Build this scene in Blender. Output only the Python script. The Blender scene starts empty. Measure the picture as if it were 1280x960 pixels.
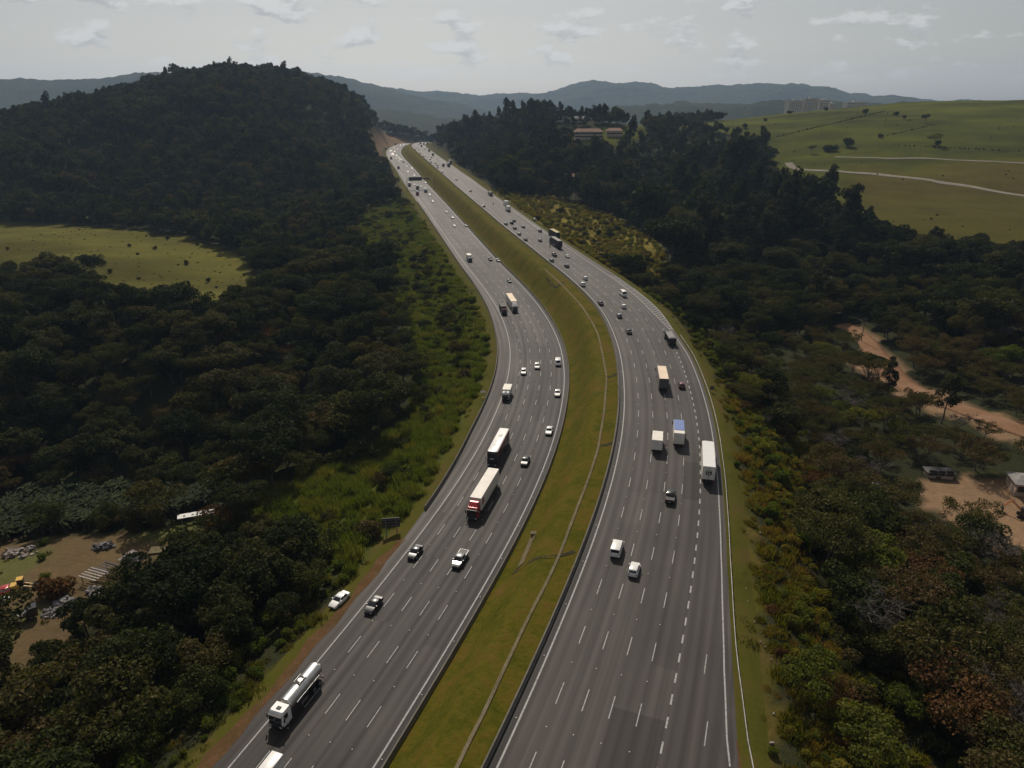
import bpy, math, random
import numpy as np
from mathutils import Vector, Matrix

# ------------------------------------------------------------------ camera, sky, sun, exposure
scene = bpy.context.scene
COL = scene.collection
FPX, HZ, CAMZ = 889.0, 125.0, 83.0            # focal length in photo pixels, horizon row, drone height in metres
PITCH = math.atan((480 - HZ) / FPX)
cam_data = bpy.data.cameras.new('camera')
cam_data.sensor_width = 36.0
cam_data.lens = FPX / 1280 * 36.0
cam_data.clip_start = 0.5
cam_data.clip_end = 60000
cam = bpy.data.objects.new('camera', cam_data)
COL.objects.link(cam)
cam.location = (0, 0, CAMZ)
cam.rotation_euler = (math.pi / 2 - PITCH, 0, 0)
scene.camera = cam

SUN_EL, SUN_AZ = math.radians(44), math.radians(-9)      # sun ahead of the camera, a touch to the left
SUN_DIR = Vector((math.sin(SUN_AZ) * math.cos(SUN_EL), math.cos(SUN_AZ) * math.cos(SUN_EL), math.sin(SUN_EL)))
world = bpy.data.worlds.new('World')
scene.world = world
world.use_nodes = True
wn, wl = world.node_tree.nodes, world.node_tree.links
wn.clear()
SKY_STRENGTH = 0.060
def wnode(t, **k):
    n = wn.new(t)
    for a, b in k.items():
        setattr(n, a, b)
    return n
w_out = wnode('ShaderNodeOutputWorld')
w_bg = wnode('ShaderNodeBackground')
w_bg.inputs['Strength'].default_value = SKY_STRENGTH
w_sky = wnode('ShaderNodeTexSky', sky_type='NISHITA', sun_disc=False, sun_elevation=SUN_EL, sun_rotation=SUN_AZ,
              altitude=700, air_density=1.0, dust_density=2.2, ozone_density=1.0)
# thin milky veil plus broken cumulus, mapped on a flat cloud layer
w_tc = wnode('ShaderNodeTexCoord')
w_sep = wnode('ShaderNodeSeparateXYZ')
wl.new(w_tc.outputs['Generated'], w_sep.inputs[0])
def wmath(op, a, b=None, c=None, clamp=False):
    n = wnode('ShaderNodeMath', operation=op, use_clamp=clamp)
    for i, v in enumerate((a, b, c)):
        if v is None:
            continue
        if isinstance(v, (int, float)):
            n.inputs[i].default_value = v
        else:
            wl.new(v, n.inputs[i])
    return n.outputs[0]
def wnoise(dz, scale, detail, rough, loc):
    m = wnode('ShaderNodeMapping')
    m.inputs['Location'].default_value = (loc[0], loc[1], loc[2] + dz)
    m.inputs['Scale'].default_value = (1.0, 1.0, 2.4)
    wl.new(w_tc.outputs['Generated'], m.inputs[0])
    n = wnode('ShaderNodeTexNoise')
    n.inputs['Scale'].default_value = scale
    n.inputs['Detail'].default_value = detail
    n.inputs['Roughness'].default_value = rough
    wl.new(m.outputs[0], n.inputs['Vector'])
    return n.outputs['Fac']
def wrange(v, a, b):
    r = wnode('ShaderNodeMapRange', interpolation_type='SMOOTHSTEP')
    r.inputs[1].default_value = a
    r.inputs[2].default_value = b
    wl.new(v, r.inputs[0])
    return r.outputs[0]
CLOUD_LOC = (7.9, 2.6, 0.9)
c_here = wnoise(0.0, 15, 7, 0.55, CLOUD_LOC)
c_above = wnoise(0.025, 15, 7, 0.55, CLOUD_LOC)            # the same clouds sampled a little higher: their tops are lit
thin = wrange(w_sep.outputs['Z'], 0.010, 0.060)             # haze swallows clouds close to the horizon
cover = wmath('MULTIPLY', wrange(c_here, 0.52, 0.62), thin)
lit = wrange(wmath('SUBTRACT', c_here, c_above), -0.07, 0.09)
w_mix = wnode('ShaderNodeMix', data_type='RGBA')           # milky veil: the same everywhere
w_mix.inputs[0].default_value = 0.07
w_hs = wnode('ShaderNodeHueSaturation')
w_hs.inputs['Saturation'].default_value = 0.45            # hazy, washed-out air
wl.new(w_sky.outputs[0], w_hs.inputs['Color'])
w_warm = wnode('ShaderNodeMix', data_type='RGBA', blend_type='MULTIPLY')
w_warm.inputs[0].default_value = 1.0
wl.new(w_hs.outputs[0], w_warm.inputs[6])
w_warm.inputs[7].default_value = (1.05, 1.0, 0.94, 1)       # dust in the air
wl.new(w_warm.outputs[2], w_mix.inputs[6])
w_mix.inputs[7].default_value = (8.8, 8.6, 8.5, 1)
w_cl = wnode('ShaderNodeMix', data_type='RGBA')
wl.new(lit, w_cl.inputs[0])
w_cl.inputs[6].default_value = (6.4, 6.5, 6.8, 1)
w_cl.inputs[7].default_value = (11.6, 11.5, 11.3, 1)
w_mix3 = wnode('ShaderNodeMix', data_type='RGBA')
wl.new(wmath('MULTIPLY', cover, 0.65), w_mix3.inputs[0])
wl.new(w_mix.outputs[2], w_mix3.inputs[6])
wl.new(w_cl.outputs[2], w_mix3.inputs[7])
wl.new(w_mix3.outputs[2], w_bg.inputs['Color'])
wl.new(w_bg.outputs[0], w_out.inputs['Surface'])

sun_data = bpy.data.lights.new('sun', 'SUN')
sun_data.energy = 3.8
sun_data.angle = math.radians(0.5)
sun_data.color = (1.0, 0.90, 0.76)
sun = bpy.data.objects.new('sun', sun_data)
COL.objects.link(sun)
sun.rotation_euler = SUN_DIR.to_track_quat('Z', 'Y').to_euler()
sun.location = (0, 0, 300)

scene.view_settings.view_transform = 'Standard'
scene.view_settings.look = 'None'
scene.view_settings.gamma = 1.0
scene.view_settings.exposure = 0.0
scene.cycles.use_denoising = True
scene.cycles.max_bounces = 6
scene.cycles.diffuse_bounces = 3
scene.cycles.glossy_bounces = 3
scene.cycles.transmission_bounces = 3
scene.cycles.transparent_max_bounces = 6
scene.cycles.volume_bounces = 1
scene.cycles.caustics_reflective = False
scene.cycles.caustics_refractive = False

random.seed(11)
rng = np.random.default_rng(11)

# ------------------------------------------------------------------ photo pixels <-> world
CP, SP = math.cos(PITCH), math.sin(PITCH)
def ray(px, py):
    u, v = (px - 640) / FPX, (py - 480) / FPX
    return (u, CP - v * SP, -SP - v * CP)
def on_z(px, py, z):
    d = ray(px, py)
    t = (z - CAMZ) / d[2]
    return (d[0] * t, d[1] * t, z)
def at_depth(px, py, Y):
    d = ray(px, py)
    t = Y / d[1]
    return (d[0] * t, Y, CAMZ + d[2] * t)
def project(x, y, z):
    zz = np.asarray(z) - CAMZ
    zcam = np.maximum(np.asarray(y) * CP - zz * SP, 0.1)
    return 640 + FPX * np.asarray(x) / zcam, 480 - FPX * (np.asarray(y) * SP + zz * CP) / zcam

# ------------------------------------------------------------------ objects and meshes
def tag(o, label=None, cat=None, group=None, kind=None):
    if label: o['label'] = label
    if cat: o['category'] = cat
    if group: o['group'] = group
    if kind: o['kind'] = kind
    return o
def link(name, mesh, parent=None, mat=None):
    o = bpy.data.objects.new(name, mesh)
    COL.objects.link(o)
    if parent is not None:
        o.parent = parent
    if mat is not None and mesh is not None and not mesh.materials:
        mesh.materials.append(mat)
    return o
def empty(name, loc=(0, 0, 0), rz=0.0):
    o = bpy.data.objects.new(name, None)
    o.empty_display_size = 0.3
    COL.objects.link(o)
    o.location = loc
    o.rotation_euler = (0, 0, rz)
    return o
def np_mesh(name, verts, faces, mat=None, smooth=False, uv=None):
    """verts (n,3), faces (m,4) int arrays"""
    me = bpy.data.meshes.new(name)
    verts = np.asarray(verts, np.float32)
    faces = np.asarray(faces, np.int32)
    k = faces.shape[1]
    me.vertices.add(len(verts))
    me.vertices.foreach_set('co', verts.ravel())
    me.loops.add(faces.size)
    me.loops.foreach_set('vertex_index', faces.ravel())
    me.polygons.add(len(faces))
    me.polygons.foreach_set('loop_start', np.arange(0, faces.size, k, dtype=np.int32))
    if smooth:
        me.polygons.foreach_set('use_smooth', np.ones(len(faces), bool))
    if uv is not None:
        l = me.uv_layers.new(name='UVMap')
        l.data.foreach_set('uv', np.asarray(uv, np.float32)[faces.ravel()].ravel())
    me.update(calc_edges=True)
    if mat: me.materials.append(mat)
    return me
def grid_faces(nu, nv):
    i, j = np.meshgrid(np.arange(nu - 1), np.arange(nv - 1), indexing='ij')
    a = (i * nv + j).ravel()
    return np.stack([a, a + nv, a + nv + 1, a + 1], 1)

class MB:
    """collects simple solids into one mesh"""
    def __init__(self): self.v, self.f = [], []
    def add(self, vs, fs):
        o = len(self.v)
        self.v += [tuple(p) for p in vs]
        self.f += [tuple(i + o for i in f) for f in fs]
        return self
    def box(self, x0, x1, y0, y1, z0, z1, top=1.0, topy=None):
        cx, cy = (x0 + x1) / 2, (y0 + y1) / 2
        ty = top if topy is None else topy
        vs = [(x0, y0, z0), (x1, y0, z0), (x1, y1, z0), (x0, y1, z0)]
        vs += [(cx + (x - cx) * top, cy + (y - cy) * ty, z1) for x, y, _ in vs]
        return self.add(vs, [(3, 2, 1, 0), (4, 5, 6, 7), (0, 1, 5, 4), (1, 2, 6, 5), (2, 3, 7, 6), (3, 0, 4, 7)])
    def rbox(self, x0, x1, y0, y1, z0, z1, r):
        """box with the upright and upper edges chamfered by r"""
        def ring(z, e):
            a, b, c, d = x0 + e, x1 - e, y0 + e, y1 - e
            q = r
            return [(a + q, c, z), (b - q, c, z), (b, c + q, z), (b, d - q, z), (b - q, d, z), (a + q, d, z), (a, d - q, z), (a, c + q, z)]
        return self.loft([ring(z0, 0), ring(z1 - r, 0), ring(z1, r * 0.7)])
    def loft(self, rings, caps=True):
        n = len(rings[0])
        vs = [p for r in rings for p in r]
        fs = []
        for k in range(len(rings) - 1):
            for i in range(n):
                j = (i + 1) % n
                fs.append((k * n + i, k * n + j, (k + 1) * n + j, (k + 1) * n + i))
        if caps:
            fs.append(tuple(range(n - 1, -1, -1)))
            fs.append(tuple((len(rings) - 1) * n + i for i in range(n)))
        return self.add(vs, fs)
    def tube(self, a, b, ra, rb=None, n=6, caps=True):
        rb = ra if rb is None else rb
        a, b = Vector(a), Vector(b)
        d = (b - a).normalized()
        s = d.cross(Vector((0, 0, 1)) if abs(d.z) < 0.9 else Vector((1, 0, 0))).normalized()
        t = d.cross(s)
        def ring(c, r): return [c + (s * math.cos(2 * math.pi * i / n) + t * math.sin(2 * math.pi * i / n)) * r for i in range(n)]
        return self.loft([ring(a, ra), ring(b, rb)], caps)
    def quad(self, a, b, c, d, t=0.012):
        """thin slab on the face a b c d, raised along its normal"""
        a, b, c, d = map(Vector, (a, b, c, d))
        nn = (b - a).cross(d - a).normalized() * t
        return self.loft([[a - nn * .5, b - nn * .5, c - nn * .5, d - nn * .5], [a + nn, b + nn, c + nn, d + nn]])
    def mesh(self, name, mat=None, smooth=None):
        me = bpy.data.meshes.new(name)
        me.from_pydata(self.v, [], self.f)
        if smooth:
            me.polygons.foreach_set('use_smooth', [True] * len(me.polygons))
            me.update()
            me.set_sharp_from_angle(angle=math.radians(smooth))
        me.update()
        if mat: me.materials.append(mat)
        return me
    def build(self, name, mat, parent=None, smooth=None):
        return link(name, self.mesh(name, mat, smooth), parent)

# ------------------------------------------------------------------ materials
def new_mat(name):
    m = bpy.data.materials.new(name)
    m.use_nodes = True
    nt = m.node_tree
    return m, nt.nodes, nt.links, nt.nodes['Principled BSDF']
def ramp_node(nodes, stops):
    r = nodes.new('ShaderNodeValToRGB')
    e = r.color_ramp.elements
    while len(e) < len(stops): e.new(0.5)
    for el, (p, c) in zip(e, stops):
        el.position = p
        el.color = (*c, 1) if len(c) == 3 else c
    return r
def plain(name, color, rough=0.5, metal=0.0, coat=0.0, spec=0.5, dirt=0.12, scale=1.5):
    """paint, plastic, metal: base colour broken by soft grime"""
    m, n, l, b = new_mat(name)
    tc = n.new('ShaderNodeTexCoord')
    nz = n.new('ShaderNodeTexNoise')
    nz.inputs['Scale'].default_value = scale
    nz.inputs['Detail'].default_value = 5
    l.new(tc.outputs['Object'], nz.inputs['Vector'])
    r = ramp_node(n, [(0.3, tuple(c * (1 - dirt) for c in color)), (0.7, tuple(min(1, c * (1 + dirt * 0.4)) for c in color))])
    l.new(nz.outputs['Fac'], r.inputs[0])
    l.new(r.outputs[0], b.inputs['Base Color'])
    b.inputs['Roughness'].default_value = rough
    b.inputs['Metallic'].default_value = metal
    b.inputs['Coat Weight'].default_value = coat
    b.inputs['Coat Roughness'].default_value = 0.08
    b.inputs['Specular IOR Level'].default_value = spec
    return m
def ground_mat(name, stops, scale=0.05, fine=0.9, bump=0.4, rough=0.95, attr=None, mixfine=0.35, bdist=0.3):
    m, n, l, b = new_mat(name)
    geo = n.new('ShaderNodeNewGeometry')
    n1 = n.new('ShaderNodeTexNoise'); n1.inputs['Scale'].default_value = scale; n1.inputs['Detail'].default_value = 7; n1.inputs['Roughness'].default_value = 0.62
    n2 = n.new('ShaderNodeTexNoise'); n2.inputs['Scale'].default_value = fine; n2.inputs['Detail'].default_value = 6; n2.inputs['Roughness'].default_value = 0.7
    l.new(geo.outputs['Position'], n1.inputs['Vector'])
    l.new(geo.outputs['Position'], n2.inputs['Vector'])
    mx = n.new('ShaderNodeMix'); mx.data_type = 'FLOAT'; mx.inputs[0].default_value = mixfine
    l.new(n1.outputs['Fac'], mx.inputs[2]); l.new(n2.outputs['Fac'], mx.inputs[3])
    if attr is None:
        r = ramp_node(n, stops)
        l.new(mx.outputs[0], r.inputs[0])
        l.new(r.outputs[0], b.inputs['Base Color'])
    else:
        at = n.new('ShaderNodeAttribute'); at.attribute_name = attr
        r = ramp_node(n, stops)
        l.new(mx.outputs[0], r.inputs[0])
        mm = n.new('ShaderNodeMix'); mm.data_type = 'RGBA'; mm.blend_type = 'MULTIPLY'; mm.inputs[0].default_value = 1.0
        l.new(at.outputs['Color'], mm.inputs[6]); l.new(r.outputs[0], mm.inputs[7])
        l.new(mm.outputs[2], b.inputs['Base Color'])
    bp = n.new('ShaderNodeBump'); bp.inputs['Strength'].default_value = bump; bp.inputs['Distance'].default_value = bdist
    l.new(n2.outputs['Fac'], bp.inputs['Height'])
    l.new(bp.outputs[0], b.inputs['Normal'])
    b.inputs['Roughness'].default_value = rough
    b.inputs['Specular IOR Level'].default_value = 0.03
    return m

def smooth01(t):
    t = np.clip(t, 0, 1)
    return t * t * (3 - 2 * t)
def vnoise(x, y, scale, seed=0, octaves=4):
    """value noise on numpy arrays, about -1..1"""
    x = np.asarray(x, float) / scale; y = np.asarray(y, float) / scale
    out = np.zeros_like(x); amp = 1.0; tot = 0
    tab = np.random.default_rng(100 + seed).uniform(-1, 1, (256, 256))
    for o in range(octaves):
        xi = np.floor(x).astype(int); yi = np.floor(y).astype(int)
        fx = smooth01(x - xi); fy = smooth01(y - yi)
        g = lambda a, b: tab[(xi + a) & 255, (yi + b) & 255]
        out += amp * ((g(0, 0) * (1 - fx) + g(1, 0) * fx) * (1 - fy) + (g(0, 1) * (1 - fx) + g(1, 1) * fx) * fy)
        tot += amp; amp *= 0.5; x = x * 2 + 17.3; y = y * 2 + 5.1
    return out / tot * 1.6
def in_poly(px, py, poly):
    px = np.asarray(px, float); py = np.asarray(py, float)
    inside = np.zeros(px.shape, bool)
    n = len(poly)
    for i in range(n):
        x0, y0 = poly[i]; x1, y1 = poly[(i + 1) % n]
        c = ((y0 > py) != (y1 > py)) & (px < (x1 - x0) * (py - y0) / ((y1 - y0) if y1 != y0 else 1e-9) + x0)
        inside ^= c
    return inside

# ------------------------------------------------------------------ road alignment (traced edge lines of both carriageways)
def interp(pts):
    a = np.array(pts, float)
    return lambda t: np.interp(t, a[:, 0], a[:, 1])
zL = interp([(-200, 0), (350, 0), (700, 4), (1250, 8), (1400, 8), (1500, 0), (1700, -18), (2100, -50)])
zR = interp([(-200, 8), (350, 8), (700, 13), (1100, 14), (1380, 11), (1480, 4), (1700, -16), (2100, -50)])
def pix_road(px, py, zf, lift=0.0):
    """point where a photo pixel's ray meets a carriageway (lift: height above it)"""
    z = float(zf(300)) + lift
    for _ in range(25):
        p = on_z(px, py, z)
        z = 0.5 * z + 0.5 * (float(zf(min(p[1], 1380))) + lift)      # in view the road ends at the crest
    return on_z(px, py, z)
LR_PX = [(466.7,960),(503.3,901.7),(548.3,828.3),(585,768.3),(613.3,718.3),(643,667),(674.4,601),(696,542),(707,482.5),(706.5,462.8),(701.8,432.3),(691,409),(674.8,383),(648,352.7),(623,329),(606,310),(583.4,284.7),(553.8,252.2),(530.3,227.2),(517.8,211.6),(505.3,199),(499.5,191.3),(501,185.6),(511.6,179.4)]
RL_PX = [(621.7,960),(670,856.7),(700,783.3),(726.7,720),(746,667),(763.4,613.8),(776,560.6),(782,513.8),(780.6,476),(776.8,441.7),(768.6,418.3),(754.5,387.8),(734.6,366.7),(710,344.5),(684.2,324.5),(657.3,303.4),(630.3,282.3),(600.6,256.9),(569.4,231),(547.5,211.6),(527.2,194.4),(516.3,185),(515.2,180.5),(521.5,177.6)]
class Curve: pass
def make_curve(pxs, zf):
    P = np.array([pix_road(x, y, zf)[:2] for x, y in pxs])
    d0 = (P[1] - P[0]) / np.linalg.norm(P[1] - P[0])
    P = np.vstack([P[0] - d0 * 150, P])
    d1 = P[-1] - P[-2]; d1 /= np.linalg.norm(d1)
    # over the crest the road swings on to the right
    e1 = np.array([0.85, 0.6]); e1 /= np.linalg.norm(e1)
    P = np.vstack([P, P[-1] + (d1 + e1) * 60, P[-1] + (d1 + e1) * 60 + e1 * 500])
    s = np.r_[0, np.cumsum(np.linalg.norm(np.diff(P, axis=0), axis=1))]
    t = np.arange(0, s[-1], 4.0)
    q = np.stack([np.interp(t, s, P[:, 0]), np.interp(t, s, P[:, 1])], 1)
    def gs(a, sig):
        k = np.arange(-60, 61); w = np.exp(-0.5 * (k * 4.0 / sig) ** 2); w /= w.sum()
        pad = np.vstack([a[0] + (np.arange(-60, 0)[:, None]) * (a[1] - a[0]), a, a[-1] + (np.arange(1, 61)[:, None]) * (a[-1] - a[-2])])
        return np.stack([np.convolve(pad[:, i], w, 'valid') for i in (0, 1)], 1)
    g1, g2 = gs(q, 14.0), gs(q, 34.0)
    w = smooth01((q[:, 1] - 380) / 300)[:, None]
    c = Curve()
    c.p = g1 * (1 - w) + g2 * w
    tg = np.gradient(c.p, axis=0)
    c.t = tg / np.linalg.norm(tg, axis=1)[:, None]
    c.n = np.stack([c.t[:, 1], -c.t[:, 0]], 1)          # to the right of travel away from the camera
    c.s = np.r_[0, np.cumsum(np.linalg.norm(np.diff(c.p, axis=0), axis=1))]
    c.z = zf(c.p[:, 1])
    c.zf = zf
    return c
CL, CR = make_curve(LR_PX, zL), make_curve(RL_PX, zR)
def nearest(c, x, y):
    """signed offset to the right of the curve and the index of its nearest sample"""
    x = np.asarray(x, float).ravel(); y = np.asarray(y, float).ravel()
    s = np.empty_like(x); idx = np.empty(len(x), int)
    px, py = c.p[:, 0], c.p[:, 1]
    for a in range(0, len(x), 6000):
        d = (x[a:a+6000, None] - px) ** 2 + (y[a:a+6000, None] - py) ** 2
        i = d.argmin(1)
        idx[a:a+6000] = i
        s[a:a+6000] = (x[a:a+6000] - px[i]) * c.n[i, 0] + (y[a:a+6000] - py[i]) * c.n[i, 1]
        far = np.sqrt(d[np.arange(len(i)), i])
        s[a:a+6000] = np.sign(s[a:a+6000]) * np.maximum(np.abs(s[a:a+6000]), far * 0.98)
    return s, idx
shoulderL = interp([(-200, 2.4), (110, 2.4), (135, 3.0), (170, 4.4), (260, 4.6), (400, 3.4), (2000, 3.2)])
edgeL = lambda Y: 18.2 + shoulderL(Y)
lineR = interp([(-200, 33), (40, 30.5), (63, 28), (76, 25.6), (87, 24.4), (100, 23.3), (113, 22.5), (128, 21.9), (148, 21.5), (214, 21.3), (236, 20.4), (262, 18.6), (2000, 18.6)])
edgeR = lambda Y: lineR(Y) + np.interp(Y, [-200, 60, 110, 225, 238, 262, 330, 420, 2000], [1.4, 1.4, 1.0, 1.0, 1.3, 3.6, 3.4, 2.6, 2.6])
MED_IN = 1.35                                            # paved inner shoulder of each carriageway

def corridor(x, y):
    sL, iL = nearest(CL, x, y)
    sR, iR = nearest(CR, x, y)
    return sL, iL, sR, iR
def median_z(sL, iL, sR, iR, x, y):
    a = np.maximum(sL - MED_IN, 0); b = np.maximum(-sR - MED_IN, 0)
    t = a / np.maximum(a + b, 0.01)
    prof = smooth01((t - 0.03) / 0.60)
    n = vnoise(x, y, 7.0, 3) * 0.16 * np.clip(np.minimum(t, 1 - t) * 8, 0, 1)
    return (CL.z[iL] + 0.04) * (1 - prof) + (CR.z[iR] + 0.04) * prof + n

# ------------------------------------------------------------------ terrain heights: spot heights read off the picture
SPOTS = []
def sp_y(px, py, Y, canopy=0):
    p = at_depth(px, py, Y); SPOTS.append((p[0], p[1], p[2] - canopy))
def sp_z(px, py, z): SPOTS.append(on_z(px, py, z))
for px, py, Y, c in [(-260,200,900,10),(-120,172,930,10),(0,150,950,14),(44,134,930,15),(104,117,900,17),(175,103,880,19),(232,94,860,21),(285,94,860,21),(319,99,880,20),(363,108,920,18),(396,114,960,16),(430,120,1040,12),(450,128,1140,12),(482,144,1330,12),(507,157,1480,14),(530,172,1560,12),(560,182,1600,10),
                     (60,180,700,9),(150,180,720,9),(300,170,740,9),(400,190,760,9),(455,215,790,6),(470,172,1120,0),(500,176,1440,0),
                     (580,152,1050,14),(620,142,980,14),(650,134,940,14),(690,127,900,16),(600,190,930,10),
                     (715,173,1000,0),(760,164,1050,0),(820,154,1150,0),(900,152,1120,0),(680,225,650,6),(740,260,540,8),(850,300,430,10),(800,230,620,10),
                     (950,230,560,12),(950,190,650,20),(900,175,760,15),
                     (1000,170,800,0),(1000,142,1000,0),(1060,136,1050,0),(1130,129,1050,0),(1280,125,1050,0),(1500,118,1050,0),(1280,170,780,0),(1200,200,680,0),(1280,220,620,0),(1280,245,560,0),(1100,215,640,0),(1150,270,490,0),(1280,290,440,0),(1120,300,430,0),(1500,230,600,0)]:
    sp_y(px, py, Y, c)
for px, py, z in [(0,260,-2),(150,262,-4),(300,272,-5),(420,262,-3),(0,300,-3),(150,310,-5),(280,345,-9),(0,335,-8),(150,350,-9),(-200,310,-4),
                  (0,560,-22),(250,560,-23),(420,530,-17),(0,480,-9),(200,480,-9),(390,460,-11),(0,420,-4),(200,420,-4),(370,400,-7),(0,372,-6),(200,380,-7),(480,330,-6),(520,440,-9),(-300,480,-9),(-300,560,-20),
                  (60,700,-13),(0,760,-12),(200,680,-13),(300,640,-13),(150,850,-9),(0,900,-9),(300,760,-8),(-300,800,-12),
                  (1050,350,-6),(1200,350,-2),(1000,420,-8),(1060,410,-7),(1140,480,-7),(1270,540,-6),(1280,400,2),(1200,600,-6),(1280,640,-6),(1100,600,-6),(980,450,-3),(1000,560,-4),(1000,700,0),(1200,800,-2),(1100,900,1),(1280,950,0),(960,800,5)]:
    sp_z(px, py, z)
SPOTS += [(-120,20,-8),(-300,0,-10),(-400,100,-15),(-600,300,-10),(-1000,700,20),(-700,1400,20),(-1400,1000,20),(-1500,100,0),(-1000,1800,-10),(-420,1650,20),(0,1850,-35),
          (120,20,2),(300,60,-4),(600,250,6),(900,500,30),(1500,600,60),(1500,0,10),(700,1500,35),(300,1500,20),(1500,1500,60),(300,-100,0),(-300,-120,-8),(1000,1800,20)]
SPOTS = np.array(SPOTS)
def _tps():
    S = SPOTS[:, :2] / 300.0
    n = len(S)
    r2 = ((S[:, None] - S[None]) ** 2).sum(-1)
    K = np.where(r2 > 0, r2 * np.log(np.maximum(r2, 1e-12)), 0) + np.eye(n) * 0.004
    P = np.c_[np.ones(n), S]
    A = np.block([[K, P], [P.T, np.zeros((3, 3))]])
    w = np.linalg.solve(A, np.r_[SPOTS[:, 2], 0, 0, 0])
    return S, w
_TS, _TW = _tps()
def raw_height(x, y):
    q = np.stack([np.ravel(x), np.ravel(y)], 1) / 300.0
    out = np.empty(len(q))
    for a in range(0, len(q), 20000):
        r2 = ((q[a:a+20000, None] - _TS[None]) ** 2).sum(-1)
        out[a:a+20000] = np.where(r2 > 0, r2 * np.log(np.maximum(r2, 1e-12)), 0) @ _TW[:-3] + _TW[-3] + q[a:a+20000] @ _TW[-2:]
    return out
def land(x, y, full=False):
    """terrain height; the carriageways cut or fill it to their own level"""
    x = np.ravel(np.asarray(x, float)); y = np.ravel(np.asarray(y, float))
    h = raw_height(x, y) + vnoise(x, y, 60, 1) * 1.6 + vnoise(x, y, 14, 2) * 0.45
    sL, iL, sR, iR = corridor(x, y)
    slack = np.maximum(0, CL.p[iL, 1] - 250) * 0.006
    dL = -sL - edgeL(CL.p[iL, 1]) - slack
    dR = sR - edgeR(CR.p[iR, 1]) - slack
    left = dL > 0; right = dR > 0
    zroad = np.where(left, CL.z[iL], np.where(right, CR.z[iR], np.minimum(CL.z[iL], CR.z[iR]) - 0.2))
    d = np.where(left, dL, np.where(right, dR, 0))
    out = (zroad - 0.5) + (h - zroad + 0.5) * smooth01(d / 26.0)
    inR = (~left) & (~right) & (sR > -MED_IN)
    out = np.where(inR, CR.z[iR] - 0.5, out)
    if full:
        return out, d, left, right, sL, sR, iL, iR
    return out

# ------------------------------------------------------------------ what grows where, by photo region of the ground
FIELD_L = [(-400,280),(60,279),(150,285),(230,294),(298,318),(330,358),(312,392),(240,398),(150,385),(60,362),(-400,350)]
FIELD_L2 = [(100,258),(190,262),(270,268),(262,276),(170,274),(95,266)]
YARD_L = [(-200,705),(0,682),(60,672),(150,664),(210,658),(252,640),(285,648),(262,668),(200,690),(210,712),(190,740),(150,762),(110,785),(60,815),(10,850),(-200,920)]
SCRUB_L = [(452,262),(505,250),(535,290),(580,335),(612,380),(628,430),(624,480),(600,540),(560,590),(525,640),(505,665),(470,705),(440,722),(395,690),(330,665),(300,625),(380,590),(440,575),(490,545),(515,500),(520,440),(500,390),(480,340),(440,300)]
PASTURE = [(838,158),(900,151),(990,136),(1060,130),(1130,125),(1280,124),(1700,110),(1700,350),(1280,328),(1200,330),(1130,324),(1098,304),(1072,284),(1030,266),(990,252),(968,228),(952,190),(930,172),(900,166)]
LAWN_HOUSE = [(690,163),(800,155),(812,168),(780,180),(700,182)]
DIRT_R = [(1035,402),(1075,408),(1105,435),(1140,475),(1200,500),(1300,535),(1500,600),(1500,640),(1290,565),(1200,525),(1140,505),(1090,475),(1060,455),(1080,430)]
YARD_R = [(1150,604),(1205,598),(1260,605),(1290,620),(1500,640),(1500,800),(1290,730),(1240,690),(1195,662),(1160,635)]
YELLOW_R = [(632,240),(700,249),(770,272),(826,306),(840,350),(826,372),(800,362),(770,345),(720,315),(680,290),(632,262)]
CUT = [(460,162),(475,164),(497,171),(526,181),(512,184),(494,188),(486,203),(477,206),(467,190),(458,170)]
def zones(x, y, z, d, left, right):
    px, py = project(x, y, z)
    n = vnoise(x, y, 9, 7, 3)
    k = 1.0 + 0 * px
    qx = px + n * 9 * np.clip((py - 120) / 300, 0.1, 1); qy = py + n * 5 * np.clip((py - 120) / 300, 0.1, 1)
    zn = np.zeros(px.shape, int)                        # 0 = woods
    zn[in_poly(qx, qy, SCRUB_L) & left] = 1
    zn[in_poly(qx, qy, FIELD_L) & left] = 2
    zn[in_poly(qx, qy, FIELD_L2) & left] = 2
    zn[in_poly(qx, qy, YARD_L) & left] = 3
    zn[in_poly(px, py, PASTURE) & right] = 4
    zn[in_poly(px, py, LAWN_HOUSE) & right] = 4
    zn[in_poly(qx, qy, DIRT_R) & right] = 5
    zn[in_poly(qx, qy, YARD_R) & right] = 5
    zn[in_poly(qx, qy, YELLOW_R) & right] = 6
    zn[(in_poly(px, py, CUT) & left & (y > 780))] = 7
    zn[(d > 0) & (d < np.where(left, 4.0, 5.5) + n * 1.5) & (zn != 7)] = 8   # mown verge
    zn[d <= 0] = 9
    return zn, px, py

# terrain sheet
def axis(core0, core1, step, lo, hi, g):
    a = list(np.arange(core0, core1 + .01, step))
    s = step
    while a[-1] < hi:
        s *= g; a.append(a[-1] + s)
    s = step
    while a[0] > lo:
        s *= g; a.insert(0, a[0] - s)
    return np.array(a)
gx = axis(-110, 110, 3.0, -1600, 1700, 1.035)
gy = axis(30, 270, 3.0, -160, 1850, 1.017)
GX, GY = np.meshgrid(gx, gy, indexing='ij')
GZ, Gd, Gl, Gr, GsL, GsR, GiL, GiR = land(GX, GY, True)
Gzn, Gpx, Gpy = zones(GX.ravel(), GY.ravel(), GZ, Gd, Gl, Gr)
ZONE_COL = {0: (0.030, 0.032, 0.016), 1: (0.060, 0.070, 0.014), 2: (0.088, 0.082, 0.016), 3: (0.105, 0.075, 0.040), 4: (0.054, 0.060, 0.006),
            5: (0.215, 0.140, 0.085), 6: (0.130, 0.105, 0.020), 7: (0.16, 0.105, 0.062), 8: (0.066, 0.062, 0.012), 9: (0.05, 0.05, 0.03)}
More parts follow.
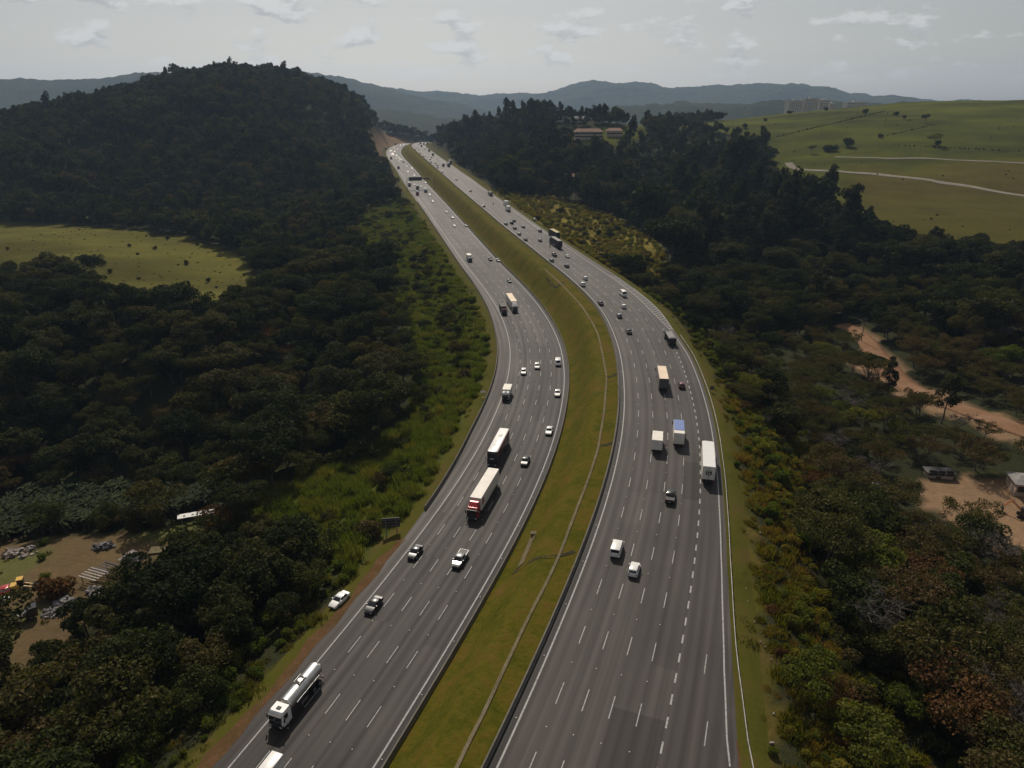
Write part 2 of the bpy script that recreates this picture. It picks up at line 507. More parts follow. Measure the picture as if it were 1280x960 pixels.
GC = np.array([ZONE_COL[i] for i in range(10)])[Gzn]
GC = GC * (1 + 0.5 * np.clip(vnoise(GX.ravel() / 3.5, GY.ravel(), 22, 71, 4), -1, 1)[:, None] * np.isin(Gzn, (2, 4, 6))[:, None])
# pasture: greener on top, brown ploughed terraces lower down
pn = vnoise(GX.ravel(), GY.ravel(), 70, 9)
brown = smooth01((Gpy - 196 + pn * 14) / 22) * (Gzn == 4) * smooth01((Gpx - 1040) / 60)
GC = GC * (1 - brown[:, None] * 0.55) + np.array((0.085, 0.055, 0.014)) * brown[:, None] * 0.55
low = smooth01((Gpy - 243 + pn * 5) / 10) * (Gzn == 4)
GC = GC * (1 - low[:, None] * 0.7) + np.array((0.062, 0.057, 0.010)) * low[:, None] * 0.7
dirtv = smooth01((vnoise(GX.ravel(), GY.ravel(), 16, 12) - 0.15) / 0.4) * (Gzn == 3)
GC = GC * (1 - dirtv[:, None]) + np.array((0.085, 0.088, 0.030)) * dirtv[:, None]
verge_red = smooth01((vnoise(GX.ravel(), GY.ravel(), 11, 15) - 0.1) / 0.5) * (Gzn == 8) * np.where(Gl, .6, .3)
GC = GC * (1 - verge_red[:, None] * .7) + np.array((0.17, 0.090, 0.048)) * verge_red[:, None] * .7
M_LAND = ground_mat('land_soil_and_grass', [(0.2, (0.55, 0.55, 0.5)), (0.5, (1, 1, 1)), (0.8, (1.5, 1.4, 1.2))], scale=0.05, fine=0.55, bump=0.6, attr='ground_colour', mixfine=0.45, bdist=0.8)
me = np_mesh('terrain', np.stack([GX.ravel(), GY.ravel(), GZ], 1), grid_faces(len(gx), len(gy)), M_LAND, smooth=True)
ca = me.color_attributes.new('ground_colour', 'FLOAT_COLOR', 'POINT')
ca.data.foreach_set('color', np.c_[GC, np.ones(len(GC))].astype(np.float32).ravel())
def grid_z(x, y):
    """height of the terrain sheet itself (between its own vertices)"""
    x = np.ravel(np.asarray(x, float)); y = np.ravel(np.asarray(y, float))
    i = np.clip(np.searchsorted(gx, x) - 1, 0, len(gx) - 2); j = np.clip(np.searchsorted(gy, y) - 1, 0, len(gy) - 2)
    u = np.clip((x - gx[i]) / (gx[i + 1] - gx[i]), 0, 1); v = np.clip((y - gy[j]) / (gy[j + 1] - gy[j]), 0, 1)
    Z = GZ.reshape(len(gx), len(gy))
    return (Z[i, j] * (1 - u) + Z[i + 1, j] * u) * (1 - v) + (Z[i, j + 1] * (1 - u) + Z[i + 1, j + 1] * u) * v
terrain = tag(link('terrain', me), 'wooded hills, fields and pasture on either side of the highway', kind='structure')

# far country: a polar sheet of hills out to the horizon
def far_profile(px):
    a = np.interp(px, [-900,-500,-200,0,60,130,180,230,330,400,450,480,520,560,600,700], [112,108,106,103,101,97,90,92,87,93,103,110,121,128,136,146])
    b = np.interp(px, [300,420,475,560,600,680,700,740,800,850,900,990,1040,1062,1110,1200,1300,1600,2200], [118,114,110.5,117,119,117.5,112,100,105,110.5,107.5,106.5,110,117.5,121.5,126,128,122,118])
    f = np.interp(px, [-900,0,400,480,520,560,600,660,700,760,900,1100,2200], [140,140,138,139,143,148,151,146,142,133,129,130,130])
    return a, b, f
th = np.radians(np.linspace(-72, 72, 700))
rr = np.concatenate([np.linspace(1500, 4200, 44), np.linspace(4260, 6700, 70), np.linspace(6800, 9000, 12)])
TH, RR = np.meshgrid(th, rr, indexing='ij')
FX, FY = RR * np.sin(TH), RR * np.cos(TH)
pxp = 640 + FPX * np.tan(TH) / CP
a, b, f = far_profile(pxp)
dist = RR * np.cos(TH)
up = lambda py, Y: CAMZ + Y * np.tan(np.arctan((480 - py) / FPX) - PITCH)
zv = -40 + vnoise(FX, FY, 700, 21) * 25
za = up(a, 4700 * np.cos(TH)); zb = up(b, 6000 * np.cos(TH)); zf_ = up(f, 3000 * np.cos(TH))
def hump(h, r0, w0, w1, seed):
    c = r0 + vnoise(FX, FY, 900, seed) * 180
    t = np.where(RR < c, (c - RR) / w0, (RR - c) / w1)
    return (h + 40) * (1 - smooth01(t))
detail = vnoise(FX, FY, 260, 31, 5)
FZ = np.maximum.reduce([zv, hump(za, 4700, 1500, 1500, 25) - 40, hump(zb, 6000, 1300, 2500, 26) - 40, hump(zf_, 3000, 900, 900, 27) - 40])
FZ = FZ + detail * np.clip((FZ + 40) / 120, 0.1, 1) * 16
FZ += vnoise(FX, FY, 60, 33, 3) * 8 + vnoise(FX, FY, 24, 35, 2) * 4
M_FAR = ground_mat('far_forest', [(0.30, (0.016, 0.022, 0.012)), (0.55, (0.034, 0.040, 0.018)), (0.68, (0.06, 0.058, 0.026)), (0.82, (0.15, 0.115, 0.07))], scale=0.0035, fine=0.03, bump=1.0, mixfine=0.4, bdist=18)
far = link('hills', np_mesh('hills', np.stack([FX.ravel(), FY.ravel(), FZ.ravel()], 1), grid_faces(len(th), len(rr)), M_FAR, smooth=True))
tag(far, 'hazy blue wooded mountains along the horizon', kind='structure')

# ------------------------------------------------------------------ carriageways
def asphalt(name, base, lane0, lane_w, tint=(1.10, 0.94, 0.88)):
    m, n, l, bsdf = new_mat(name)
    uv = n.new('ShaderNodeUVMap')
    sep = n.new('ShaderNodeSeparateXYZ'); l.new(uv.outputs[0], sep.inputs[0])
    # tyre tracks: two lighter wheel paths and a darker oil band in each lane
    ph = n.new('ShaderNodeMath'); ph.operation = 'SUBTRACT'; l.new(sep.outputs['X'], ph.inputs[0]); ph.inputs[1].default_value = lane0
    dv = n.new('ShaderNodeMath'); dv.operation = 'MULTIPLY'; l.new(ph.outputs[0], dv.inputs[0]); dv.inputs[1].default_value = 2 * math.pi / lane_w * 2
    cs = n.new('ShaderNodeMath'); cs.operation = 'COSINE'; l.new(dv.outputs[0], cs.inputs[0])
    mp = n.new('ShaderNodeMapping'); mp.inputs['Scale'].default_value = (0.9, 0.012, 1); l.new(uv.outputs[0], mp.inputs[0])
    n1 = n.new('ShaderNodeTexNoise'); n1.inputs['Scale'].default_value = 1.0; n1.inputs['Detail'].default_value = 6; l.new(mp.outputs[0], n1.inputs['Vector'])
    n2 = n.new('ShaderNodeTexNoise'); n2.inputs['Scale'].default_value = 0.06; n2.inputs['Detail'].default_value = 5; l.new(uv.outputs[0], n2.inputs['Vector'])
    n3 = n.new('ShaderNodeTexNoise'); n3.inputs['Scale'].default_value = 6.0; n3.inputs['Detail'].default_value = 4; l.new(uv.outputs[0], n3.inputs['Vector'])
    def mad(a, k, c):
        x = n.new('ShaderNodeMath'); x.operation = 'MULTIPLY_ADD'; l.new(a, x.inputs[0]); x.inputs[1].default_value = k
        if isinstance(c, float): x.inputs[2].default_value = c
        else: l.new(c, x.inputs[2])
        return x.outputs[0]
    # resurfaced lengths: every lane is a chain of blocks of slightly different age
    ln = n.new('ShaderNodeMath'); ln.operation = 'MULTIPLY'; l.new(ph.outputs[0], ln.inputs[0]); ln.inputs[1].default_value = 1 / lane_w
    lf = n.new('ShaderNodeMath'); lf.operation = 'FLOOR'; l.new(ln.outputs[0], lf.inputs[0])
    sk = n.new('ShaderNodeMath'); sk.operation = 'MULTIPLY_ADD'; l.new(lf.outputs[0], sk.inputs[0]); sk.inputs[1].default_value = 23.7; l.new(sep.outputs['Y'], sk.inputs[2])
    sd = n.new('ShaderNodeMath'); sd.operation = 'MULTIPLY'; l.new(sk.outputs[0], sd.inputs[0]); sd.inputs[1].default_value = 1 / 67.0
    sf = n.new('ShaderNodeMath'); sf.operation = 'FLOOR'; l.new(sd.outputs[0], sf.inputs[0])
    cb = n.new('ShaderNodeCombineXYZ'); l.new(lf.outputs[0], cb.inputs[0]); l.new(sf.outputs[0], cb.inputs[1])
    wn_ = n.new('ShaderNodeTexWhiteNoise'); wn_.noise_dimensions = '2D'; l.new(cb.outputs[0], wn_.inputs['Vector'])
    v = mad(n1.outputs['Fac'], 1.5, -0.72)
    v = mad(wn_.outputs['Value'], 0.24, v)
    v = mad(n2.outputs['Fac'], 0.5, v)
    v = mad(n3.outputs['Fac'], 0.2, v)
    v = mad(cs.outputs[0], -0.14, v)
    r = ramp_node(n, [(0.0, tuple(base * 0.55 * t for t in tint)), (0.5, tuple(base * t for t in tint)), (1.0, tuple(base * 1.55 * t for t in tint))])
    l.new(v, r.inputs[0])
    l.new(r.outputs[0], bsdf.inputs['Base Color'])
    rr_ = n.new('ShaderNodeMapRange'); rr_.inputs[3].default_value = 0.72; rr_.inputs[4].default_value = 0.6
    l.new(v, rr_.inputs[0]); l.new(rr_.outputs[0], bsdf.inputs['Roughness'])
    bsdf.inputs['Specular IOR Level'].default_value = 0.5; bsdf.inputs['IOR'].default_value = 1.3
    bp = n.new('ShaderNodeBump'); bp.inputs['Strength'].default_value = 0.25; bp.inputs['Distance'].default_value = 0.02
    l.new(n3.outputs['Fac'], bp.inputs['Height']); l.new(bp.outputs[0], bsdf.inputs['Normal'])
    return m
M_ASPH_L = asphalt('asphalt_oncoming', 0.028, -18.2, 3.5)
M_ASPH_R = asphalt('asphalt_outbound', 0.040, 0.3, 3.6)
M_ASPH_DARK = asphalt('asphalt_dark_strip', 0.016, 0.0, 3.5)
M_ASPH_SH = asphalt('asphalt_shoulder', 0.033, 0.0, 3.5)
M_ASPH_PATCH = asphalt('asphalt_patch', 0.023, 0.3, 3.6)
M_ASPH_P2 = asphalt('asphalt_pale_patch', 0.047, 0.3, 3.6)
def paint(name, c):
    m, n, l, b = new_mat(name)
    g = n.new('ShaderNodeNewGeometry')
    t = n.new('ShaderNodeTexNoise'); t.inputs['Scale'].default_value = 2.5; t.inputs['Detail'].default_value = 6; l.new(g.outputs['Position'], t.inputs['Vector'])
    r = ramp_node(n, [(0.28, (0.10, 0.10, 0.095)), (0.46, (c * .8,) * 3), (0.7, (c, c, c * .97))])
    l.new(t.outputs['Fac'], r.inputs[0]); l.new(r.outputs[0], b.inputs['Base Color'])
    b.inputs['Roughness'].default_value = 0.7
    return m
M_PAINT = paint('road_paint', 0.34)
M_CONC = ground_mat('weathered_concrete', [(0.25, (0.09, 0.082, 0.072)), (0.5, (0.19, 0.175, 0.155)), (0.8, (0.30, 0.28, 0.25))], scale=0.3, fine=2.5, bump=0.25, mixfine=0.5, bdist=0.03)
M_CONC_PALE = ground_mat('channel_concrete', [(0.3, (0.055, 0.055, 0.025)), (0.48, (0.14, 0.115, 0.07)), (0.75, (0.25, 0.21, 0.145))], scale=0.4, fine=2.5, bump=0.25, mixfine=0.5, bdist=0.03)

def strip(name, c, offs, i0, i1, mat, parent=None, step=1, smooth=True, zfun=None):
    """ribbon along a curve: offs = list of (offset or function of Y, lift)"""
    ii = np.arange(i0, i1, step)
    Y = c.p[ii, 1]
    V, U = [], []
    for o, h in offs:
        off = o(Y) if callable(o) else np.full(len(ii), float(o))
        p = c.p[ii] + c.n[ii] * off[:, None]
        lift = h(p, ii) if callable(h) else c.z[ii] + h
        V.append(np.c_[p, lift]); U.append(np.c_[off, c.s[ii]])
    V = np.stack(V, 1).reshape(-1, 3); U = np.stack(U, 1).reshape(-1, 2)
    fs = grid_faces(len(ii), len(offs))
    fs = fs[:, ::-1] if False else fs
    me = np_mesh(name, V, fs, mat, smooth, U)
    o = link(name, me, parent)
    return o
def idx_at(c, Y): return int(np.argmin(np.abs(c.p[:, 1] - Y)))
NL, NR = len(CL.p), len(CR.p)
iL0, iR0 = idx_at(CL, -60), idx_at(CR, -60)
road_l = strip('road', CL, [(lambda Y: -edgeL(Y), -0.03), (-18.0, 0.0), (-9.0, 0.03), (-0.1, 0.0), (MED_IN, -0.02)], iL0, NL, M_ASPH_L)
tag(road_l, 'five-lane asphalt carriageway of oncoming traffic', kind='structure')
road_r = strip('road', CR, [(-MED_IN, -0.02), (0.1, 0.0), (9.0, 0.03), (18.0, 0.0), (lambda Y: edgeR(Y), -0.03)], iR0, NR, M_ASPH_R)
tag(road_r, 'wide asphalt carriageway of traffic heading away', kind='structure')
strip('shoulder', CL, [(lambda Y: -edgeL(Y) + .02, -0.022), (-18.35, 0.004)], iL0, idx_at(CL, 1000), M_ASPH_SH, road_l)
strip('inner_shoulder', CL, [(0.2, 0.004), (MED_IN - .02, -0.014)], iL0, idx_at(CL, 1000), M_ASPH_DARK, road_l)
strip('inner_shoulder', CR, [(-MED_IN + .02, -0.014), (-0.2, 0.004)], iR0, idx_at(CR, 1000), M_ASPH_DARK, road_r)
strip('asphalt_patch', CR, [(11.2, 0.028), (18.0, 0.006)], iR0, idx_at(CR, on_z(800, 829, 8)[1]), M_ASPH_PATCH, road_r)
for k_, (c_, o0, o1, ya, yb, par) in enumerate(((CL, -14.5, -11.4, 92, 118, road_l), (CL, -18.0, -14.9, 128, 171, road_l), (CL, -7.5, -4.4, 190, 236, road_l), (CL, -11.0, -7.9, 150, 158, road_l), (CL, -14.5, -7.9, 300, 348, road_l),
                                                   (CR, 3.9, 7.1, 118, 131, road_r), (CR, 7.5, 10.7, 150, 196, road_r), (CR, .4, 3.5, 210, 262, road_r), (CR, 14.7, 17.9, 128, 150, road_r), (CR, 3.9, 10.7, 300, 345, road_r))):
    strip('asphalt_patch', c_, [(o0, .024 if c_ is CR or o0 > -17 else .012), (o1, .024 if o1 < 17 else .010)], idx_at(c_, ya), idx_at(c_, yb), M_ASPH_P2 if k_ % 2 else M_ASPH_PATCH, par)
strip('merge_lane_surface', CR, [(18.2, 0.006), (lambda Y: edgeR(Y) - .5, -0.014)], iR0, idx_at(CR, 232), M_ASPH_SH, road_r)
# painted lines
iLf, iRf = NL - 60, NR - 60
strip('edge_line', CL, [(-18.32, 0.010), (-18.10, 0.010)], iL0, iLf, M_PAINT, road_l)
strip('edge_line', CL, [(-0.12, 0.010), (0.12, 0.010)], iL0, iLf, M_PAINT, road_l)
strip('edge_line', CR, [(-0.12, 0.010), (0.12, 0.010)], iR0, iRf, M_PAINT, road_r)
strip('edge_line', CR, [(lambda Y: lineR(Y) - .11, 0.012), (lambda Y: lineR(Y) + .11, 0.012)], idx_at(CR, 72), iRf, M_PAINT, road_r)
dash_me = np_mesh('lane_dash', [(-2, -.07, 0), (2, -.07, 0), (2, .07, 0), (-2, .07, 0)], [[0, 1, 2, 3]], M_PAINT)
short_me = np_mesh('merge_dash', [(-.95, -.125, 0), (.95, -.125, 0), (.95, .125, 0), (-.95, .125, 0)], [[0, 1, 2, 3]], M_PAINT)
def on_curve(c, s, off):
    i = int(np.clip(np.searchsorted(c.s, s) - 1, 0, len(c.s) - 2))
    t = (s - c.s[i]) / (c.s[i + 1] - c.s[i])
    p = c.p[i] * (1 - t) + c.p[i + 1] * t
    tg = c.t[i] * (1 - t) + c.t[i + 1] * t
    nn = np.array([tg[1], -tg[0]])
    z = c.z[i] * (1 - t) + c.z[i + 1] * t
    q = p + nn * off
    return q[0], q[1], z, math.atan2(tg[1], tg[0])
def dashes(c, offs, parent, s0, s_near, s_far, period=12.0, me=dash_me, name='lane_dash', lift=0.026):
    rest_v, rest_f = [], []
    k = 0
    s = s0
    half = abs(me.vertices[0].co.x); hw = abs(me.vertices[0].co.y)
    while s < s_far:
        for o in offs:
            oo = o(on_curve(c, s, 0)[1]) if callable(o) else o
            x, y, z, a = on_curve(c, s, oo)
            if s < s_near:
                d = link(name, me, parent)
                d.location = (x, y, z + lift); d.rotation_euler = (0, 0, a)
            else:
                ca_, sa_ = math.cos(a), math.sin(a)
                b0 = len(rest_v)
                for lx, ly in ((-half, -hw), (half, -hw), (half, hw), (-half, hw)):
                    rest_v.append((x + lx * ca_ - ly * sa_, y + lx * sa_ + ly * ca_, z + lift))
                rest_f.append((b0, b0 + 1, b0 + 2, b0 + 3))
        s += period
    if rest_v:
        tag(link('far_' + name, np_mesh('far_' + name, rest_v, rest_f, M_PAINT), parent), kind='stuff')
def s_at_pixel(c, px, py):
    p = pix_road(px, py, c.zf)
    s, i = nearest(c, [p[0]], [p[1]])
    i = i[0]
    return c.s[i] + (p[0] - c.p[i, 0]) * c.t[i, 0] + (p[1] - c.p[i, 1]) * c.t[i, 1], s[0]
sL_ref, _ = s_at_pixel(CL, 240 + 880 / 3, 640 + 362 / 3)
sR_ref, _ = s_at_pixel(CR, 560 + 577 / 3, 640 + 478 / 3)
s0L = sL_ref - 12 * 8; s0R = sR_ref - 12 * 7
dashes(CL, [-14.7, -11.2, -7.7, -4.2], road_l, s0L, s0L + 12 * 56, s0L + 12 * 95)
dashes(CR, [3.7, 7.3, 10.9, 14.5], road_r, s0R, s0R + 12 * 56, s0R + 12 * 95)
dashes(CR, [18.15], road_r, s0R, CR.s[idx_at(CR, 240)], CR.s[idx_at(CR, 240)], 4.0, short_me, 'merge_dash', 0.018)
def dashR2(Y): return np.interp(Y, [30, 73, 86, 96], [25.0, 23.4, 21.9, 21.2])
dashes(CR, [dashR2], road_r, s0R, CR.s[idx_at(CR, 96)], CR.s[idx_at(CR, 96)], 12.0, dash_me, 'lane_dash', 0.016)
# reflective studs between the dashes
mb = MB()
for c, offs, s0 in ((CL, [-14.7, -11.2, -7.7, -4.2, .45], s0L), (CR, [3.7, 7.3, 10.9, 14.5, -.45], s0R)):
    for k in range(34):
        for o in offs:
            x, y, z, a = on_curve(c, s0 + 6 + 12 * k, o)
            mb.box(x - .08, x + .08, y - .08, y + .08, z + .02, z + .08, 0.7)
M_STUD = plain('stud_reflector', (0.5, 0.48, 0.45), 0.5)
tag(mb.build('road_stud', M_STUD, road_l), kind='stuff')
# zebra hatching on the gore beside the outbound lanes
k = 0
s = CR.s[idx_at(CR, 237)]
while s < CR.s[idx_at(CR, 320)]:
    Y = on_curve(CR, s, 0)[1]
    w0, w1 = lineR(Y) + .25, edgeR(Y) - .35
    if w1 - w0 > 0.7:
        a = on_curve(CR, s, w0); b = on_curve(CR, s - (w1 - w0) * 0.75, w1)
        a2 = on_curve(CR, s + .55, w0); b2 = on_curve(CR, s + .55 - (w1 - w0) * 0.75, w1)
        link('hatch_stripe', np_mesh('hatch_stripe', [(a[0], a[1], a[2] + .012), (b[0], b[1], b[2] + .004), (b2[0], b2[1], b2[2] + .004), (a2[0], a2[1], a2[2] + .012)], [[0, 1, 2, 3]], M_PAINT), road_r)
    s += 2.6
strip('edge_line', CR, [(lambda Y: edgeR(Y) - .36, -0.012), (lambda Y: edgeR(Y) - .16, -0.012)], idx_at(CR, 238), idx_at(CR, 300), M_PAINT, road_r)

# verges: a strip of soil and cut grass from the asphalt edge down to the land
M_VERGE = ground_mat('verge_grass', [(0.30, (0.040, 0.048, 0.007)), (0.50, (0.068, 0.066, 0.011)), (0.62, (0.085, 0.062, 0.020)), (0.76, (0.13, 0.075, 0.038))], scale=0.09, fine=1.6, bump=0.6, mixfine=0.4, bdist=0.15)
def drop(dz):
    return lambda p, ii: land(p[:, 0], p[:, 1]) + dz
for c, sg, ef, i0 in ((CL, -1, edgeL, iL0), (CR, 1, edgeR, iR0)):
    offs = [(lambda Y, e=e: sg * (ef(Y) + e), h) for e, h in ((0.0, -0.035), (1.0, -0.07), (2.2, -0.16), (3.4, drop(0.10)), (5.5, drop(-0.25)))]
    o = strip('verge', c, offs if sg > 0 else offs[::-1], i0, len(c.p) - 40, M_VERGE)
    tag(o, 'strip of reddish soil and cut grass along the %s' % ('outbound lanes' if sg > 0 else 'oncoming lanes'), kind='structure')

M_SOIL = ground_mat('red_soil', [(0.3, (0.055, 0.036, 0.016)), (0.5, (0.095, 0.055, 0.026)), (0.75, (0.16, 0.085, 0.048))], scale=0.25, fine=1.6, bump=0.6, mixfine=0.5, bdist=0.1)
so = strip('soil_edge', CL, [(lambda Y: -edgeL(Y) - 1.5 - .5 * np.sin(Y * .31) - .4 * np.sin(Y * .83), -0.085), (lambda Y: -edgeL(Y) - .9, -0.045), (lambda Y: -edgeL(Y) + .25 + .3 * np.sin(Y * .5), -0.012)], iL0, idx_at(CL, 122), M_SOIL)
tag(so, 'bare reddish soil along the edge of the oncoming shoulder', kind='structure')
so = strip('soil_edge', CR, [(lambda Y: edgeR(Y) - np.interp(Y, [40, 82], [.75, .05]), -0.02), (lambda Y: edgeR(Y) + .12, -0.025)], iR0, idx_at(CR, 80), M_SOIL)
tag(so, 'reddish soil washed over the edge of the merge lane', kind='structure')

# median bank
M_MEDIAN = ground_mat('median_grass', [(0.30, (0.034, 0.042, 0.004)), (0.44, (0.062, 0.062, 0.006)), (0.53, (0.088, 0.074, 0.009)), (0.61, (0.105, 0.066, 0.015)), (0.74, (0.15, 0.088, 0.028))], scale=0.15, fine=0.8, bump=1.0, mixfine=0.48, bdist=0.35)
ii = np.arange(iL0, NL - 30, 1)
NT = 22
A = CL.p[ii] + CL.n[ii] * MED_IN
_, jr = nearest(CR, A[:, 0], A[:, 1])
B = CR.p[jr] - CR.n[jr] * MED_IN
k = np.ones(9) / 9
B = np.stack([np.convolve(np.pad(B[:, i], 4, 'edge'), k, 'valid') for i in (0, 1)], 1)
tt = np.linspace(0, 1, NT)
MV = A[:, None] * (1 - tt)[None, :, None] + B[:, None] * tt[None, :, None]
mx, my = MV[..., 0].ravel(), MV[..., 1].ravel()
mz = median_z(*corridor(mx, my), mx, my)
median = tag(link('median', np_mesh('median', np.c_[mx, my, mz], grid_faces(len(ii), NT), M_MEDIAN, True)), 'grassy bank between the two carriageways', kind='structure')
def on_median(px, py):
    """photo pixel -> point on the median bank"""
    z = 5.0
    for _ in range(30):
        p = on_z(px, py, z)
        zz = float(median_z(*corridor([p[0]], [p[1]]), np.array([p[0]]), np.array([p[1]]))[0])
        z = 0.6 * z + 0.4 * zz
    return on_z(px, py, z)
def drape(pts, width, zf, mat, name, parent=None, lift=0.05, step=2.0, sink=0.0):
    """ribbon along world points (x, y) laid on the ground zf, with kerb-like edges"""
    P = np.array(pts, float)[:, :2]
    s = np.r_[0, np.cumsum(np.linalg.norm(np.diff(P, axis=0), axis=1))]
    t = np.arange(0, s[-1], step)
    q = np.stack([np.interp(t, s, P[:, 0]), np.interp(t, s, P[:, 1])], 1)
    if len(q) > 9:
        kk = np.ones(5) / 5
        q = np.stack([np.convolve(np.pad(q[:, i], 2, 'edge'), kk, 'valid') for i in (0, 1)], 1)
    tg = np.gradient(q, axis=0); tg /= np.linalg.norm(tg, axis=1)[:, None]
    nn = np.stack([tg[:, 1], -tg[:, 0]], 1)
    wid = width(t / s[-1]) if callable(width) else np.full(len(t), width)
    V = []
    prof = [(-.5, -0.25), (-.5, lift), (-.3, lift - sink), (.3, lift - sink), (.5, lift), (.5, -0.25)]
    for f_, h in prof:
        p = q + nn * (wid * f_)[:, None]
        V.append(np.c_[p, zf(p[:, 0], p[:, 1]) + h])
    V = np.stack(V, 1).reshape(-1, 3)
    return link(name, np_mesh(name, V, grid_faces(len(t), len(prof)), mat, False), parent)
med_zf = lambda x, y: median_z(*corridor(x, y), x, y)
chan = [(560,985),(570,959),(604,893.7),(628,841),(656.6,780),(688.4,718),(698.8,695.6),(712,660),(725,626),(736,598),(747.5,562.5),(751,540),(755,517.5),(758.4,471),(753,442),(748,419.5),(739.5,402),(725.8,381),(710,364),(700.5,354),(680,336)]
drain = drape([on_median(*p) for p in chan], 0.50, med_zf, M_CONC_PALE, 'drain_channel', None, 0.16, 2.0, 0.03)
tag(drain, 'long concrete drainage channel running down the grassy median', 'channel')
M_CONC_SHADED = ground_mat('overgrown_shaded_concrete', [(0.3, (0.022, 0.024, 0.012)), (0.6, (0.05, 0.046, 0.03)), (0.8, (0.11, 0.10, 0.08))], scale=0.4, fine=2.5, bump=0.3, mixfine=0.5, bdist=0.05)  # grass-grown concrete; the cross drains' shadow lines are put into its dark colour
def cross(pts, w, label, mat=M_CONC_SHADED):
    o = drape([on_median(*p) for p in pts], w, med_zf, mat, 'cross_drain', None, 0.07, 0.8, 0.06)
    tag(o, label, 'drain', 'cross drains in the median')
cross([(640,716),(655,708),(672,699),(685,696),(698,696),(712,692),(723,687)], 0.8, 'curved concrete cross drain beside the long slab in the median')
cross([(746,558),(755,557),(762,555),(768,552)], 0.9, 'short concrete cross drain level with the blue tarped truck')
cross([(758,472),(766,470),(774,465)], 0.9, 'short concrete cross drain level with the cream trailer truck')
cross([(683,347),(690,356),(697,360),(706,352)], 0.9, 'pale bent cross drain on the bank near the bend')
slab = drape([on_median(666,670), on_median(648,713)], 1.3, med_zf, M_CONC_PALE, 'concrete_slab', None, 0.12, 1.6)
tag(slab, 'long pale concrete slab lying in the median grass', 'slab')
p = on_median(667, 669)
mb = MB().box(-.55, .55, -.45, .45, -.2, .55).box(-.62, .62, -.52, .52, .55, .66)
o = mb.build('manhole_box', M_CONC_PALE); o.location = p
tag(o, 'small white concrete box at the end of the slab', 'box')

# ------------------------------------------------------------------ barriers and guardrails
def sweep(name, c, off, prof, i0, i1, mat, parent=None, step=1):
    ii = np.arange(i0, i1, step)
    Y = c.p[ii, 1]
    off = off(Y) if callable(off) else np.full(len(ii), float(off))
    V = []
    for dx, dz in prof:
        p = c.p[ii] + c.n[ii] * (off + dx)[:, None]
        V.append(np.c_[p, c.z[ii] + dz])
    V = np.stack(V, 1)
    n = len(prof)
    verts = V.reshape(-1, 3)
    fs = []
    for k in range(len(ii) - 1):
        for j in range(n):
            j2 = (j + 1) % n
            fs.append((k * n + j, k * n + j2, (k + 1) * n + j2, (k + 1) * n + j))
    mb = MB(); mb.v = [tuple(v) for v in verts]; mb.f = fs + [tuple(range(n - 1, -1, -1)), tuple((len(ii) - 1) * n + j for j in range(n))]
    return mb.build(name, mat, parent)
JERSEY = [(-.30, -.3), (-.30, .08), (-.17, .32), (-.10, .86), (.10, .86), (.17, .32), (.30, .08), (.30, -.3)]
M_BARRIER = ground_mat('barrier_concrete', [(0.25, (0.075, 0.068, 0.06)), (0.5, (0.15, 0.138, 0.122)), (0.8, (0.24, 0.225, 0.20))], scale=0.2, fine=2.0, bump=0.2, mixfine=0.5, bdist=0.03)
tag(sweep('concrete_barrier', CL, MED_IN + .12, JERSEY, iL0, idx_at(CL, 1330), M_BARRIER), 'concrete barrier between the oncoming lanes and the median', 'barrier')
tag(sweep('concrete_barrier', CR, -MED_IN - .12, JERSEY, iR0, idx_at(CR, 1380), M_BARRIER), 'concrete barrier between the median and the outbound lanes', 'barrier')
i_rail = idx_at(CL, pix_road(508, 655, zL)[1])
tag(sweep('concrete_barrier', CL, lambda Y: -edgeL(Y) + .1, [(a, b * 1.12) for a, b in JERSEY], i_rail, idx_at(CL, 620), M_BARRIER), 'concrete barrier on the outer shoulder starting beside the roadside billboard', 'barrier')
# w-beam guardrails, posts every 4 m
M_GALV = plain('galvanised_steel', (0.42, 0.41, 0.40), 0.5, 0.6, dirt=0.4, scale=0.7)
M_POST = plain('rail_post_steel', (0.12, 0.11, 0.10), 0.7, 0.3)
def guardrail(c, off, i0, i1, label, posts=80):
    root = empty('guardrail', (0, 0, 0))
    tag(root, label, 'guardrail')
    sweep('rail_beam', c, off, [(-.06, .42), (-.02, .50), (-.06, .58), (-.02, .66), (-.06, .74), (0.0, .74), (.03, .66), (0, .58), (.03, .5), (0, .42)], i0, i1, M_GALV, root)
    pm = MB().box(-.06, .06, -.05, .05, -.7, .74).mesh('rail_post', M_POST)
    for i in range(i0, min(i1, i0 + posts)):
        o_ = off(c.p[i, 1]) if callable(off) else off
        p = c.p[i] + c.n[i] * (o_ + (.1 if o_ > 0 else -.1))
        q = link('rail_post', pm, root)
        q.location = (p[0], p[1], c.z[i] + 0.0)
iA = idx_at(CR, pix_road(911, 760, zR)[1])
railoff = lambda Y: edgeR(Y) + np.interp(Y, [-60, 55, 70, 92, 100], [4.5, 2.6, 1.5, .5, .5])
guardrail(CR, railoff, idx_at(CR, 35), idx_at(CR, 236), 'galvanised guardrail along the outer edge of the outbound lanes')

